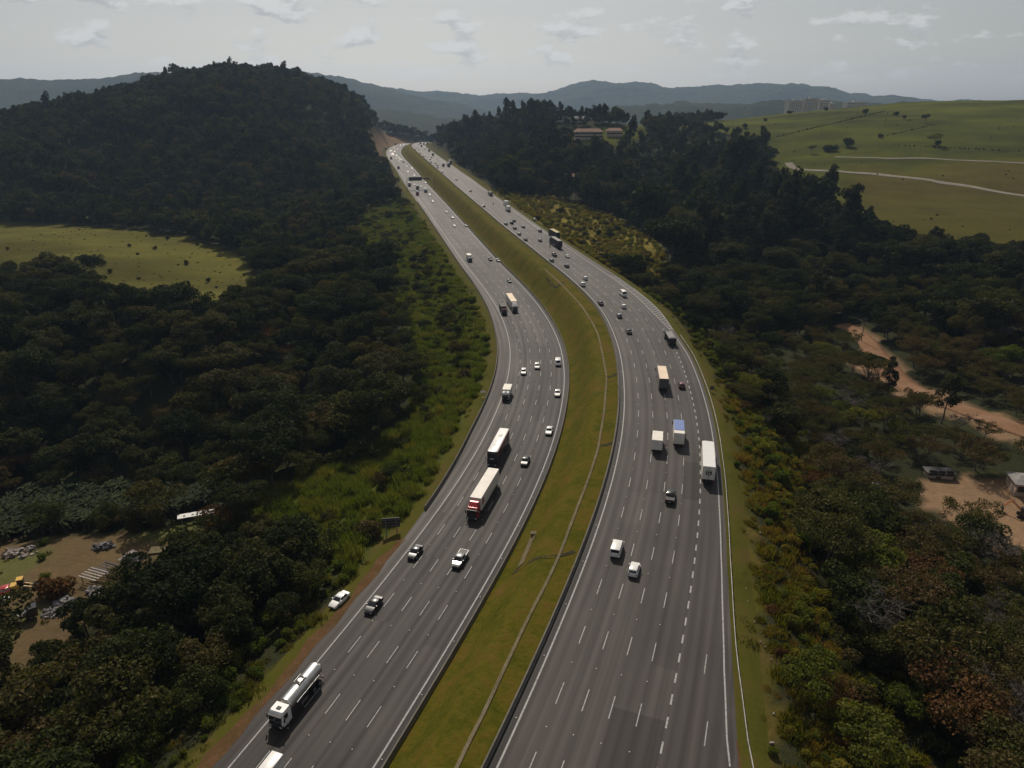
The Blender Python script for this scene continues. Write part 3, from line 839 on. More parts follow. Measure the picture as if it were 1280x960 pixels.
# ------------------------------------------------------------------ vegetation
def leaf_mat(name, stops, trans=0.25, tint=(1.5, 1.6, 0.6), rough=0.8):
    """stops: palette picked per tree; each leaf clump varies a little"""
    m, n, l, b = new_mat(name)
    oi = n.new('ShaderNodeObjectInfo')
    geo = n.new('ShaderNodeNewGeometry')
    r = ramp_node(n, stops)
    mx = n.new('ShaderNodeMix'); mx.data_type = 'FLOAT'; mx.inputs[0].default_value = 0.28
    l.new(oi.outputs['Random'], mx.inputs[2]); l.new(geo.outputs['Random Per Island'], mx.inputs[3])
    l.new(mx.outputs[0], r.inputs[0])
    hs = n.new('ShaderNodeHueSaturation')
    vr = n.new('ShaderNodeMapRange'); vr.inputs[3].default_value = 0.7; vr.inputs[4].default_value = 1.3
    l.new(geo.outputs['Random Per Island'], vr.inputs[0]); l.new(vr.outputs[0], hs.inputs['Value'])
    l.new(r.outputs[0], hs.inputs['Color'])
    l.new(hs.outputs[0], b.inputs['Base Color'])
    b.inputs['Roughness'].default_value = rough
    b.inputs['Specular IOR Level'].default_value = 0.08
    tr = n.new('ShaderNodeBsdfTranslucent')
    tm = n.new('ShaderNodeMix'); tm.data_type = 'RGBA'; tm.blend_type = 'MULTIPLY'; tm.inputs[0].default_value = 1.0
    l.new(hs.outputs[0], tm.inputs[6]); tm.inputs[7].default_value = (*tint, 1)
    l.new(tm.outputs[2], tr.inputs['Color'])
    ms = n.new('ShaderNodeMixShader'); ms.inputs[0].default_value = trans
    l.new(b.outputs[0], ms.inputs[1]); l.new(tr.outputs[0], ms.inputs[2])
    l.new(ms.outputs[0], n['Material Output'].inputs['Surface'])
    return m
M_LEAF = leaf_mat('leaves_evergreen', [(0.12, (0.013, 0.019, 0.007)), (0.42, (0.024, 0.031, 0.010)), (0.68, (0.040, 0.043, 0.015)), (0.88, (0.062, 0.054, 0.022))])
M_LEAF_MID = leaf_mat('leaves_mixed', [(0.12, (0.022, 0.030, 0.009)), (0.4, (0.042, 0.050, 0.013)), (0.65, (0.060, 0.056, 0.018)), (0.88, (0.074, 0.052, 0.023))])
M_LEAF_DRY = leaf_mat('leaves_dry', [(0.12, (0.050, 0.056, 0.014)), (0.4, (0.066, 0.062, 0.018)), (0.68, (0.076, 0.060, 0.022)), (0.9, (0.082, 0.052, 0.024))], trans=0.2)
M_LEAF_RUST = leaf_mat('leaves_rust', [(0.2, (0.085, 0.045, 0.020)), (0.8, (0.12, 0.060, 0.024))], trans=0.2)
M_LEAF_EUC = leaf_mat('leaves_eucalypt', [(0.2, (0.020, 0.025, 0.013)), (0.55, (0.030, 0.034, 0.017)), (0.85, (0.042, 0.040, 0.020))])
M_LEAF_BRIGHT = leaf_mat('leaves_bright', [(0.2, (0.060, 0.080, 0.014)), (0.6, (0.085, 0.095, 0.018)), (0.9, (0.11, 0.100, 0.024))], trans=0.38)
M_SCRUB = leaf_mat('leaves_scrub', [(0.15, (0.055, 0.080, 0.014)), (0.5, (0.090, 0.112, 0.018)), (0.8, (0.115, 0.115, 0.024))], trans=0.42)
M_CANE = leaf_mat('cane_blades', [(0.15, (0.066, 0.088, 0.016)), (0.5, (0.098, 0.114, 0.020)), (0.85, (0.13, 0.115, 0.030))], trans=0.35)
M_YELLOW = leaf_mat('leaves_yellowing', [(0.2, (0.13, 0.13, 0.020)), (0.6, (0.18, 0.15, 0.026)), (0.9, (0.19, 0.13, 0.030))], trans=0.42)
M_BANANA = leaf_mat('leaves_banana', [(0.2, (0.014, 0.022, 0.006)), (0.8, (0.024, 0.034, 0.010))], trans=0.25, rough=0.7)
M_GRASS = leaf_mat('grass_blades', [(0.2, (0.045, 0.052, 0.010)), (0.55, (0.070, 0.062, 0.014)), (0.9, (0.11, 0.075, 0.026))], trans=0.3)
M_TURF = leaf_mat('turf_blades', [(0.15, (0.036, 0.044, 0.006)), (0.5, (0.066, 0.064, 0.009)), (0.8, (0.10, 0.070, 0.016))], trans=0.3)
M_DRYG = leaf_mat('dry_grass_blades', [(0.15, (0.075, 0.080, 0.012)), (0.45, (0.115, 0.098, 0.018)), (0.85, (0.15, 0.088, 0.030))], trans=0.4)
M_BARK = plain('bark', (0.085, 0.068, 0.052), 0.9, dirt=0.4, scale=3)
M_BARK_PALE = plain('bark_pale', (0.095, 0.080, 0.066), 0.9, dirt=0.35, scale=3)

def leaf_quads(R, lobes, n, size, spread=0.75, flat=0.15, fill=0.25, droop=0.0):
    """n leaf-clump faces over ellipsoid lobes (cx,cy,cz,rx,ry,rz)"""
    L = np.array(lobes, float)
    area = (L[:, 3] * L[:, 4] + L[:, 3] * L[:, 5] + L[:, 4] * L[:, 5]); area /= area.sum()
    k = R.choice(len(L), n, p=area)
    d = R.normal(size=(n, 3)); d[:, 2] = np.where((d[:, 2] < -0.2) & (R.random(n) < 0.55), -d[:, 2], d[:, 2])
    d /= np.linalg.norm(d, axis=1)[:, None]
    rad = 1 - fill * R.random(n) ** 1.5
    rad *= 1 + 0.12 * np.sin(d[:, 0] * 5 + k) * np.cos(d[:, 1] * 6 + k * 2)
    p = L[k, :3] + L[k, 3:] * d * rad[:, None]
    nrm = d / L[k, 3:]; nrm /= np.linalg.norm(nrm, axis=1)[:, None]
    nrm = nrm + R.normal(size=(n, 3)) * spread + np.array((0, 0, flat))
    nrm /= np.linalg.norm(nrm, axis=1)[:, None]
    t = np.cross(nrm, R.normal(size=(n, 3))); t /= np.linalg.norm(t, axis=1)[:, None]
    b = np.cross(nrm, t)
    s = size * (0.55 + 0.9 * R.random(n))[:, None] * 0.5
    asp = (0.55 + 0.35 * R.random(n))[:, None]
    bend = nrm * s * 0.35
    V = np.stack([p - t * s * 1.25 - bend, p - b * s * asp, p + t * s * 1.25 - bend, p + b * s * asp], 1).reshape(-1, 3)
    F = np.arange(n * 4).reshape(n, 4)
    return V, F
def limbs(R, height, spread, r0, n_limb, fork=0.42, twigs=2, lean=0.06):
    """tapered trunk with limbs, one mesh; returns MB and limb tips"""
    mb = MB(); tips = []
    top = Vector((R.normal() * lean * height, R.normal() * lean * height, height * fork))
    mb.tube((0, 0, -0.6), (0, 0, 0.1), r0 * 1.5, r0 * 1.15, 6)
    mid = Vector((top.x * .4 + R.normal() * .1, top.y * .4 + R.normal() * .1, height * fork * .5))
    mb.tube((0, 0, 0.1), mid, r0 * 1.15, r0 * .9, 6, False)
    mb.tube(mid, top, r0 * .9, r0 * .72, 6, False)
    for i in range(n_limb):
        a = 2 * math.pi * (i + R.random() * .7) / n_limb
        rr = spread * (0.45 + 0.55 * R.random())
        start = top.lerp(mid, R.random() * .35)
        end = Vector((top.x + math.cos(a) * rr, top.y + math.sin(a) * rr, height * (0.68 + 0.27 * R.random())))
        kn = start.lerp(end, .5) + Vector((0, 0, height * .05 * R.random()))
        mb.tube(start, kn, r0 * .5, r0 * .34, 5, False)
        mb.tube(kn, end, r0 * .34, r0 * .12, 5, False)
        tips.append(end)
        for j in range(twigs):
            b2 = kn.lerp(end, .25 + .6 * R.random())
            e2 = b2 + Vector((R.normal(), R.normal(), abs(R.normal()) * .6)) * spread * .26
            mb.tube(b2, e2, r0 * .16, r0 * .05, 4, False)
            tips.append(e2)
    return mb, tips
def lobes_from(R, tips, r, zsq=0.75, extra=None):
    out = []
    for t in tips:
        q = r * (0.65 + 0.6 * R.random())
        out.append((t.x, t.y, t.z, q, q, q * zsq))
    return out + (extra or [])

PROTO = {}            # kind -> list of (trunk mesh or None, crown mesh, height)
def add_proto(kind, trunk, crown, h): PROTO.setdefault(kind, []).append((trunk, crown, h))
def broad(kind, seed, H, W, nq, size, mat, n_limb=6, trunkmat=None, r=None, fork=.42, zsq=.75, fill=.25, r0=None):
    R = np.random.default_rng(seed)
    mb, tips = limbs(R, H, W, r0 or H * .022, n_limb, fork)
    lb = lobes_from(R, tips, r or W * .42, zsq, [(0, 0, H * .74, W * .5, W * .5, H * .2)])
    V, F = leaf_quads(R, lb, nq, size, fill=fill)
    crown = np_mesh('crown', V, F, mat)
    add_proto(kind, mb.mesh('trunk', trunkmat or M_BARK, 60), crown, H)
for s in (1, 2, 3):
    broad('broad', s, 9.5, 4.3, 3600, 0.46, M_LEAF)
    broad('mixed', s + 10, 8.0, 4.2, 2800, 0.42, M_LEAF_MID)
    broad('dry', s + 20, 7.0, 4.2, 3000, 0.25, M_LEAF_DRY, 9, M_BARK_PALE, r=1.25, zsq=.55, fill=.65)
for s in (1, 2):
    broad('big', s + 30, 13.5, 6.0, 5200, 0.52, M_LEAF, 8)
    broad('rust', s + 40, 6.0, 3.6, 2600, 0.26, M_LEAF_RUST, 7, r=1.3, zsq=.6)
    broad('bright', s + 50, 5.5, 3.2, 1900, 0.36, M_LEAF_BRIGHT, 6)
def euc(kind, seed, H, nq, size, mat):
    """tall slender tree: bare lower trunk, separate leaf clumps up the stem"""
    R = np.random.default_rng(seed)
    mb = MB(); r0 = H * .014
    pts = [Vector((0, 0, -.6))]
    for k in range(1, 7):
        pts.append(Vector((R.normal() * .18 * k, R.normal() * .18 * k, H * .93 * k / 6)))
    for k in range(6):
        mb.tube(pts[k], pts[k + 1], r0 * (1.2 - .17 * k), r0 * (1.2 - .17 * (k + 1)), 6, False)
    lb = []
    for k in range(15):
        f_ = .36 + .62 * k / 14
        q = pts[0].lerp(pts[-1], f_); i = min(5, int(f_ * 6)); q = pts[i].lerp(pts[i + 1], f_ * 6 - i)
        a = R.random() * 6.28; rr = H * (.17 - .09 * abs(f_ - .6)) * (.4 + .7 * R.random())
        e = q + Vector((math.cos(a) * rr, math.sin(a) * rr, H * .05 * R.random()))
        mb.tube(q - Vector((0, 0, H * .05)), e, r0 * .35, r0 * .08, 4, False)
        w = H * (.065 + .035 * R.random())
        lb.append((e.x, e.y, e.z, w, w, w * .95))
    V, F = leaf_quads(R, lb, nq, size, flat=0, fill=.5)
    add_proto(kind, mb.mesh('trunk', M_BARK_PALE, 60), np_mesh('crown', V, F, mat), H)
for s in (1, 2, 3):
    euc('tall', 60 + s, 21, 3600, 0.55, M_LEAF_EUC)
def bare(seed, H, W):
    R = np.random.default_rng(seed)
    mb, tips = limbs(R, H, W, H * .02, 8, .35, 4)
    tw = MB()
    for t in tips:
        for j in range(7):
            e = t + Vector((R.normal(), R.normal(), abs(R.normal()) * .7 + .1)) * W * .17
            tw.tube(t, e, .035, .018, 3, False)
            for q in range(2):
                e2 = t.lerp(e, .6) + Vector((R.normal(), R.normal(), abs(R.normal()))) * W * .09
                tw.tube(t.lerp(e, .6), e2, .022, .012, 3, False)
    add_proto('bare', mb.mesh('trunk', M_BARK_PALE, 60), tw.mesh('crown', M_BARK_PALE), H)
for s in (1, 2):
    bare(70 + s, 6.5, 4.0)
def shrub(kind, seed, H, W, nq, size, mat):
    R = np.random.default_rng(seed)
    lb = []
    for k in range(6):
        a = R.random() * 6.28; rr = W * .5 * R.random()
        q = W * (.35 + .25 * R.random())
        lb.append((math.cos(a) * rr, math.sin(a) * rr, H * (.35 + .3 * R.random()), q, q, H * .38))
    V, F = leaf_quads(R, lb, nq, size)
    V[:, 2] = np.maximum(V[:, 2], -.2)
    mb = MB()
    for k in range(3):
        mb.tube((R.normal() * .1, R.normal() * .1, -.3), (R.normal() * .5, R.normal() * .5, H * .6), .06, .03, 4, False)
    add_proto(kind, mb.mesh('trunk', M_BARK), np_mesh('crown', V, F, mat), H)
for s in (1, 2):
    shrub('shrub', 80 + s, 2.4, 2.2, 800, .34, M_SCRUB)
    shrub('dark_shrub', 84 + s, 2.6, 2.2, 800, .36, M_LEAF_MID)
    shrub('yellow_shrub', 88 + s, 2.4, 2.4, 800, .34, M_YELLOW)
for s in (1, 2):
    shrub('rust_shrub', 186 + s, 2.2, 2.2, 900, .34, M_LEAF_RUST)
def banana(seed):
    R = np.random.default_rng(seed)
    V, F = [], []
    st = MB()
    for p in range(3):
        bx, by = R.normal() * .6, R.normal() * .6
        h = 2.2 + R.random()
        st.tube((bx, by, -.3), (bx + .1, by, h), .16, .1, 6, False)
        for k in range(8):
            a = 2 * math.pi * k / 8 + R.random() * .5
            Lf = 1.9 + .8 * R.random(); el = .5 + .7 * R.random()
            prev = None
            for j in range(5):
                t = j / 4
                r_ = Lf * t * math.cos(el - t * .9); z_ = h + Lf * t * math.sin(el) - (t ** 2) * Lf * .62
                w = .33 * math.sin(math.pi * (.12 + .8 * t))
                c = Vector((bx + math.cos(a) * r_, by + math.sin(a) * r_, z_)); sd = Vector((-math.sin(a), math.cos(a), 0)) * w
                V += [c - sd + Vector((0, 0, .08)), c, c + sd + Vector((0, 0, .08))]
                if j:
                    o = len(V) - 6
                    F += [(o, o + 3, o + 4, o + 1), (o + 1, o + 4, o + 5, o + 2)]
    add_proto('banana', st.mesh('stem', M_BARK), np_mesh('crown', [tuple(v) for v in V], F, M_BANANA), 4.0)
banana(91); banana(92)
def tuft(kind, seed, H, W, n, mat):
    R = np.random.default_rng(seed)
    V = []
    for k in range(n):
        a = R.random() * 6.28; rr = W * R.random() ** .5
        x, y = math.cos(a) * rr, math.sin(a) * rr
        h = H * (.5 + .6 * R.random()); b = R.random() * 6.28; w = .05 + .05 * R.random()
        ox, oy = R.normal() * h * .3, R.normal() * h * .3
        sx, sy = math.cos(b) * w, math.sin(b) * w
        V += [(x - sx, y - sy, -.1), (x + sx, y + sy, -.1), (x + ox + sx * .3, y + oy + sy * .3, h), (x + ox - sx * .3, y + oy - sy * .3, h)]
    add_proto(kind, None, np_mesh('blades', V, np.arange(len(V)).reshape(-1, 4), mat), H)
tuft('tuft', 95, .55, .8, 70, M_GRASS)
tuft('tuft', 96, .7, .9, 70, M_GRASS)
tuft('dry_grass', 197, .8, 1.4, 220, M_DRYG)
tuft('dry_grass', 198, 1.0, 1.3, 200, M_DRYG)
tuft('cane', 97, 2.0, 1.3, 260, M_CANE)
tuft('cane', 98, 1.6, 1.2, 240, M_CANE)
# coarse far versions (several metres of crown per few pixels)
def far_tree(kind, seed, H, W, nq, size, mat, tallness=1.0):
    R = np.random.default_rng(seed)
    lb = [(R.normal() * W * .3, R.normal() * W * .3, H * (.45 + .4 * R.random()), W * .5, W * .5, H * .2) for _ in range(6)]
    V, F = leaf_quads(R, lb, nq, size)
    mb = MB().tube((0, 0, -.8), (0, 0, H * .6), H * .02, H * .01, 5, False)
    add_proto(kind, mb.mesh('trunk', M_BARK), np_mesh('crown', V, F, mat), H)
for s in (1, 2, 3):
    far_tree('far_broad', 110 + s, 10, 4.4, 420, 1.15, M_LEAF)
    far_tree('far_mixed', 120 + s, 9, 4.2, 380, 1.1, M_LEAF_MID)
    far_tree('far_tall', 130 + s, 17, 3.4, 420, 1.15, M_LEAF_EUC)
far_tree('far_dry', 141, 8, 4, 300, 1.0, M_LEAF_DRY)

# --- spots: a jittered grid over the land, sorted into zones
def jitter_grid(x0, x1, y0, y1, s):
    xs = np.arange(x0, x1, s); ys = np.arange(y0, y1, s)
    X, Y = np.meshgrid(xs, ys, indexing='ij')
    X = X.ravel() + rng.uniform(-.48, .48, X.size) * s; Y = Y.ravel() + rng.uniform(-.48, .48, Y.size) * s
    keep = np.abs(X) < 0.80 * Y * 1.0 + 75
    return X[keep], Y[keep]
trees = []         # dicts of arrays by kind
SPOT = {}
def put(kind, x, y, sc, z=None, dz=0.0):
    x = np.atleast_1d(x); y = np.atleast_1d(y); sc = np.atleast_1d(sc)
    z = grid_z(x, y)
    SPOT.setdefault(kind, []).append(np.c_[x, y, z + dz, sc])
def classify(X, Y):
    z, d, left, right, *_ = land(X, Y, True)
    zn, px, py = zones(X, Y, z, d, left, right)
    return z, d, left, right, zn, px, py
# woods
for (y0, y1, s) in ((28, 150, 5.4), (150, 330, 6.6), (330, 700, 6.8), (700, 1250, 8.0), (1250, 1800, 10.5)):
    X, Y = jitter_grid(-1500, 1500, y0, y1, s)
    z, d, left, right, zn, px, py = classify(X, Y)
    u = rng.random(len(X))
    patch = vnoise(X, Y, 38, 41, 3)
    sc = rng.uniform(.55, 1.45, len(X)) * (1.02 + .25 * vnoise(X, Y, 45, 43, 3))
    sc = sc * np.interp(Y, [300, 420, 800], [1.0, 1.12, 1.2])
    gap = vnoise(X, Y, 13, 44, 2)
    w = (zn == 0) & (d > np.where(left, 7.0, 9.0)) & (gap > -.85)
    near_ = Y < 430
    # edge of the woods: small growth only
    edge = d < 16
    sc = np.where(edge, sc * .62, sc)
    w &= ~(right & (Y < 175) & (d < 21 + 8 * patch) & (u < .93))                # open scrub strip beyond the guardrail
    rightfore = right & (py > 430) & (px > 880)
    tallz = right & (px > 790) & (px < 1085) & (py > 175) & (py < 345)
    giant = 1 + np.clip(vnoise(X, Y, 24, 47, 2), -.5, 1) * (.6 * tallz + .3 * (right & (px <= 790) & (py < 300)))
    sc = sc * giant * np.where(tallz, np.interp(py, [175, 215, 300], [.55, .72, .9]), 1.0) * np.where(right & (px < 1000) & (py < 190), .72, 1.0)
    ridge = right & (px < 790) & (py < 300) & (Y > 560)
    midr = right & (px > 1000) & (py > 300) & (py < 470)
    def sel(mask): return w & mask
    def go(kind, mask, k=1.0):
        m = sel(mask)
        if m.any(): put(kind, X[m], Y[m], sc[m] * k, z[m])
    other = ~(rightfore | tallz | ridge)
    go('broad', near_ & other & (patch < .25) & (u < .62))
    go('mixed', near_ & other & ((patch >= .25) | (u >= .62)) & (u < .84))
    go('big', near_ & other & (u >= .84) & (u < .95) & ~edge, .9)
    go('tall', near_ & other & (u >= .95) & midr, .75)
    go('rust', near_ & other & (u >= .97) & ~midr)
    go('dry', near_ & rightfore & (patch < .45) & (u < .58))
    go('mixed', near_ & rightfore & (u >= .58) & (u < .78), .85)
    go('bare', near_ & rightfore & (u >= .78) & (u < .87))
    go('bright', near_ & rightfore & (u >= .87) & (u < .92))
    go('rust', near_ & rightfore & (u >= .92) & (u < .95))
    go('broad', near_ & rightfore & (patch >= .45) & (u < .58), .85)
    go('tall', tallz & (u < .55) & (patch > -.4) & near_, .95)
    go('big', tallz & (u >= .55) & near_, .95)
    go('mixed', tallz & (u < .55) & (patch <= -.4) & near_)
    go('far_tall', (tallz | ridge) & ~near_ & (u < .30) & (patch > -.1), 1.1)
    go('far_broad', (tallz | ridge) & ~near_ & (u >= .30) & (u < .75), 1.25)
    go('far_mixed', (tallz | ridge) & ~near_ & (u >= .75))
    go('far_broad', ~near_ & other & (u < .52) & ~rightfore)
    go('far_mixed', ~near_ & other & (u >= .52) & (u < .86) & ~rightfore)
    go('far_tall', ~near_ & other & (u >= .86) & (u < .93) & ~rightfore, .8)
    go('far_dry', ~near_ & other & (u >= .93) & ~rightfore)
# understorey, scrub and tall grass
X, Y = jitter_grid(-420, 420, 28, 640, 2.7)
z, d, left, right, zn, px, py = classify(X, Y)
u = rng.random(len(X)); sc = rng.uniform(.6, 1.35, len(X)); n1 = vnoise(X, Y, 15, 51, 3)
m = (zn == 1) & (d > 4) & (n1 > np.where(Y > 280, -.15, .25)) & (u < np.where(Y > 280, .55, .4)); put('shrub', X[m], Y[m], sc[m] * .9, z[m])
m = (zn == 1) & (d > 3.5) & (u < .92); put('cane', X[m], Y[m], sc[m] * 1.1, z[m])
m = (zn == 1) & (d > 7) & (u > np.where(Y > 280, .86, .94)) & (n1 > -.1); put('dark_shrub', X[m], Y[m], sc[m] * 1.3, z[m])
m = (zn == 1) & (d > 12) & (u > .82) & (u < .835); put('mixed', X[m], Y[m], sc[m] * .6, z[m])
m = (zn == 0) & right & (Y < 200) & (d > 3) & (d < 27); put('dry_grass', X[m], Y[m], sc[m], z[m])
m = (zn == 8) & right & (Y < 200) & (d > 4.2) & (u < .8); put('dry_grass', X[m], Y[m], sc[m] * .6, z[m])
m = (zn == 0) & right & (Y < 200) & (d > 6) & (d < 30) & (u > .82) & (u < .93); put('rust_shrub', X[m], Y[m], sc[m] * .5, z[m])
m = (zn == 0) & right & (Y < 200) & (d > 6) & (d < 30) & (u > .30) & (u < .55); put('shrub', X[m], Y[m], sc[m] * .5, z[m])
m = (zn == 0) & right & (Y < 200) & (d > 3) & (d < 27) & (u < .7); put('dry_grass', X[m] + 1.3, Y[m] + 1.1, sc[m], z[m])
m = (zn == 0) & (d > 4) & (d < 18) & (u < .62) & (left | (Y > 190) | ((n1 > .3) & (u < .25))); put('shrub', X[m], Y[m], sc[m] * np.clip(d[m] / 10, .4, 1.1), z[m])
m = (zn == 0) & (d > 2.5) & (d < 12) & (u > .35); put('tuft', X[m] + .8, Y[m] + .6, sc[m] * 1.5, z[m])
m = (zn == 0) & (d > 5) & (d < 22) & (u > .7) & (left | (Y > 190) | (d > 17)); put('dark_shrub', X[m], Y[m], sc[m] * np.clip(d[m] / 14, .35, 1), z[m])
m = (zn == 0) & right & (d > 4) & (d < 28) & (u > .52) & (u < .80) & (Y < 190); put('yellow_shrub', X[m], Y[m], sc[m] * np.clip(d[m] / 18, .22, .7), z[m])
m = (zn == 0) & (d > 17) & (Y < 150) & (u < .25); put('dark_shrub', X[m], Y[m], sc[m], z[m])
m = (zn == 8) & (d > 1.4) & (u < .34); put('tuft', X[m], Y[m], sc[m], z[m])
m = (zn == 8) & (d > 3.4) & (u > .9); put('shrub', X[m], Y[m], sc[m] * .45, z[m])
m = (zn == 0) & left & (d > 3) & (d < 14) & (Y < 150); put('cane', X[m], Y[m], sc[m] * .5, z[m])
m = (zn == 3) & (u < .08); put('tuft', X[m], Y[m], sc[m], z[m])
m = (zn == 3) & (u > .985); put('shrub', X[m], Y[m], sc[m] * .6, z[m])
X, Y = jitter_grid(-60, 320, 330, 640, 3.6)
z, d, left, right, zn, px, py = classify(X, Y)
u = rng.random(len(X)); sc = rng.uniform(.7, 1.4, len(X))
m = (zn == 6) & (d > 3) & (u < .6); put('yellow_shrub', X[m], Y[m], sc[m], z[m])
m = (zn == 6) & (d > 5) & (u > .97); put('dark_shrub', X[m], Y[m], sc[m] * 1.3, z[m])
X, Y = jitter_grid(-330, -40, 330, 560, 5.0)
z, d, left, right, zn, px, py = classify(X, Y)
u = rng.random(len(X))
m = (zn == 2) & (u < .25); put('tuft', X[m], Y[m], rng.uniform(.5, .9, m.sum()), z[m])
m = (zn == 2) & (u > .975); put('dark_shrub', X[m], Y[m], rng.uniform(.4, .9, m.sum()), z[m])
# banana grove behind the yard
X, Y = jitter_grid(-140, -30, 110, 190, 2.6)
z, d, left, right, zn, px, py = classify(X, Y)
GROVE = [(-150,690),(-150,640),(0,632),(60,618),(150,612),(260,622),(285,640),(240,648),(190,655),(120,662),(40,672),(0,680)]
m = in_poly(px, py, GROVE); put('banana', X[m], Y[m], rng.uniform(.8, 1.25, m.sum()), z[m])
# keep trees off the grove, the channel corridor and anything built later
CLEAR = []          # (x, y, r) discs reserved for buildings, poles and parked vehicles

# ------------------------------------------------------------------ vehicles (x forward, z up, origin on the ground)
def car_paint(name, c, metal=0.25, rough=0.32): return plain('paint_' + name, c, rough, metal, 0.6, 0.5, dirt=0.06)
PAINT = {'white': car_paint('white', (0.74, 0.73, 0.71), 0.0), 'silver': car_paint('silver', (0.20, 0.20, 0.20), 0.3), 'grey': car_paint('grey', (0.13, 0.13, 0.135), 0.5),
         'black': car_paint('black', (0.012, 0.012, 0.013), 0.1), 'dark': car_paint('dark', (0.028, 0.030, 0.034), 0.4), 'red': car_paint('red', (0.40, 0.022, 0.025), 0.1), 'maroon': car_paint('maroon', (0.12, 0.020, 0.022), 0.2),
         'green': car_paint('green', (0.035, 0.055, 0.042), 0.3), 'blue': car_paint('blue', (0.05, 0.09, 0.30), 0.2), 'cream': plain('cream_sheet', (0.72, 0.58, 0.43), 0.7, dirt=0.15, scale=.6),
         'offwhite': plain('trailer_white', (0.70, 0.66, 0.60), 0.6, dirt=0.14, scale=.6), 'orange': car_paint('orange', (0.55, 0.16, 0.04), 0), 'yellow': car_paint('yellow', (0.62, 0.36, 0.05), 0)}
M_GLASS = plain('vehicle_glass', (0.012, 0.014, 0.016), 0.06, 0.0, 0.0, 0.7, dirt=0.05)
M_TYRE = plain('tyre_rubber', (0.016, 0.016, 0.016), 0.85)
M_RIM = plain('wheel_rim', (0.30, 0.30, 0.31), 0.4, 0.7)
M_BLACKP = plain('black_plastic', (0.020, 0.020, 0.021), 0.6)
M_LAMP = plain('lamp_lens', (0.78, 0.78, 0.76), 0.12, 0, 0.5)
M_TAIL = plain('tail_lens', (0.35, 0.012, 0.012), 0.2, 0, 0.5)
M_CHASSIS = plain('chassis_steel', (0.045, 0.043, 0.042), 0.7, 0.4, dirt=0.3)
M_TANK = plain('polished_tank', (0.50, 0.50, 0.49), 0.36, 0.9, dirt=0.2)
M_TARPB = plain('tarp_blue', (0.14, 0.20, 0.44), 0.75, dirt=0.15)
M_TARPG = plain('tarp_grey', (0.22, 0.21, 0.205), 0.8, dirt=0.2)
M_TARPY = plain('tarp_yellow', (0.42, 0.34, 0.17), 0.8, dirt=0.2)
M_PLATE = plain('number_plate', (0.6, 0.6, 0.58), 0.5)
M_ALU = plain('aluminium', (0.45, 0.45, 0.45), 0.35, 0.8)
_WH = {}
def wheel_mesh(r, w):
    if (r, w) not in _WH:
        n = 14
        def ring(rr, y): return [(math.cos(2 * math.pi * k / n) * rr, y, math.sin(2 * math.pi * k / n) * rr) for k in range(n)]
        t = MB().loft([ring(r * .62, -w / 2), ring(r * .94, -w / 2), ring(r, -w * .36), ring(r, w * .36), ring(r * .94, w / 2), ring(r * .62, w / 2)], True).mesh('tyre', M_TYRE, 50)
        rm = MB().loft([ring(r * .60, -w * .52), ring(r * .60, w * .52)]).loft([ring(r * .2, w * .5), ring(r * .16, w * .58)])
        rm.loft([ring(r * .16, -w * .58), ring(r * .2, -w * .5)])
        _WH[(r, w)] = (t, rm.mesh('rim', M_RIM, 40))
    return _WH[(r, w)]
def wheel(root, x, y, r=.32, w=.22, name='wheel'):
    t, rm = wheel_mesh(r, w)
    o = link(name, t, root); o.location = (x, y, r)
    link('rim', rm, o)
def ring8(x, w, z0, z1, cw=.9):
    """body cross-section at x: half width w between heights z0 and z1"""
    return [(x, -w * cw, z0), (x, -w, z0 + .14), (x, -w, z1 - .16), (x, -w * cw, z1), (x, w * cw, z1), (x, w, z1 - .16), (x, w, z0 + .14), (x, w * cw, z0)]
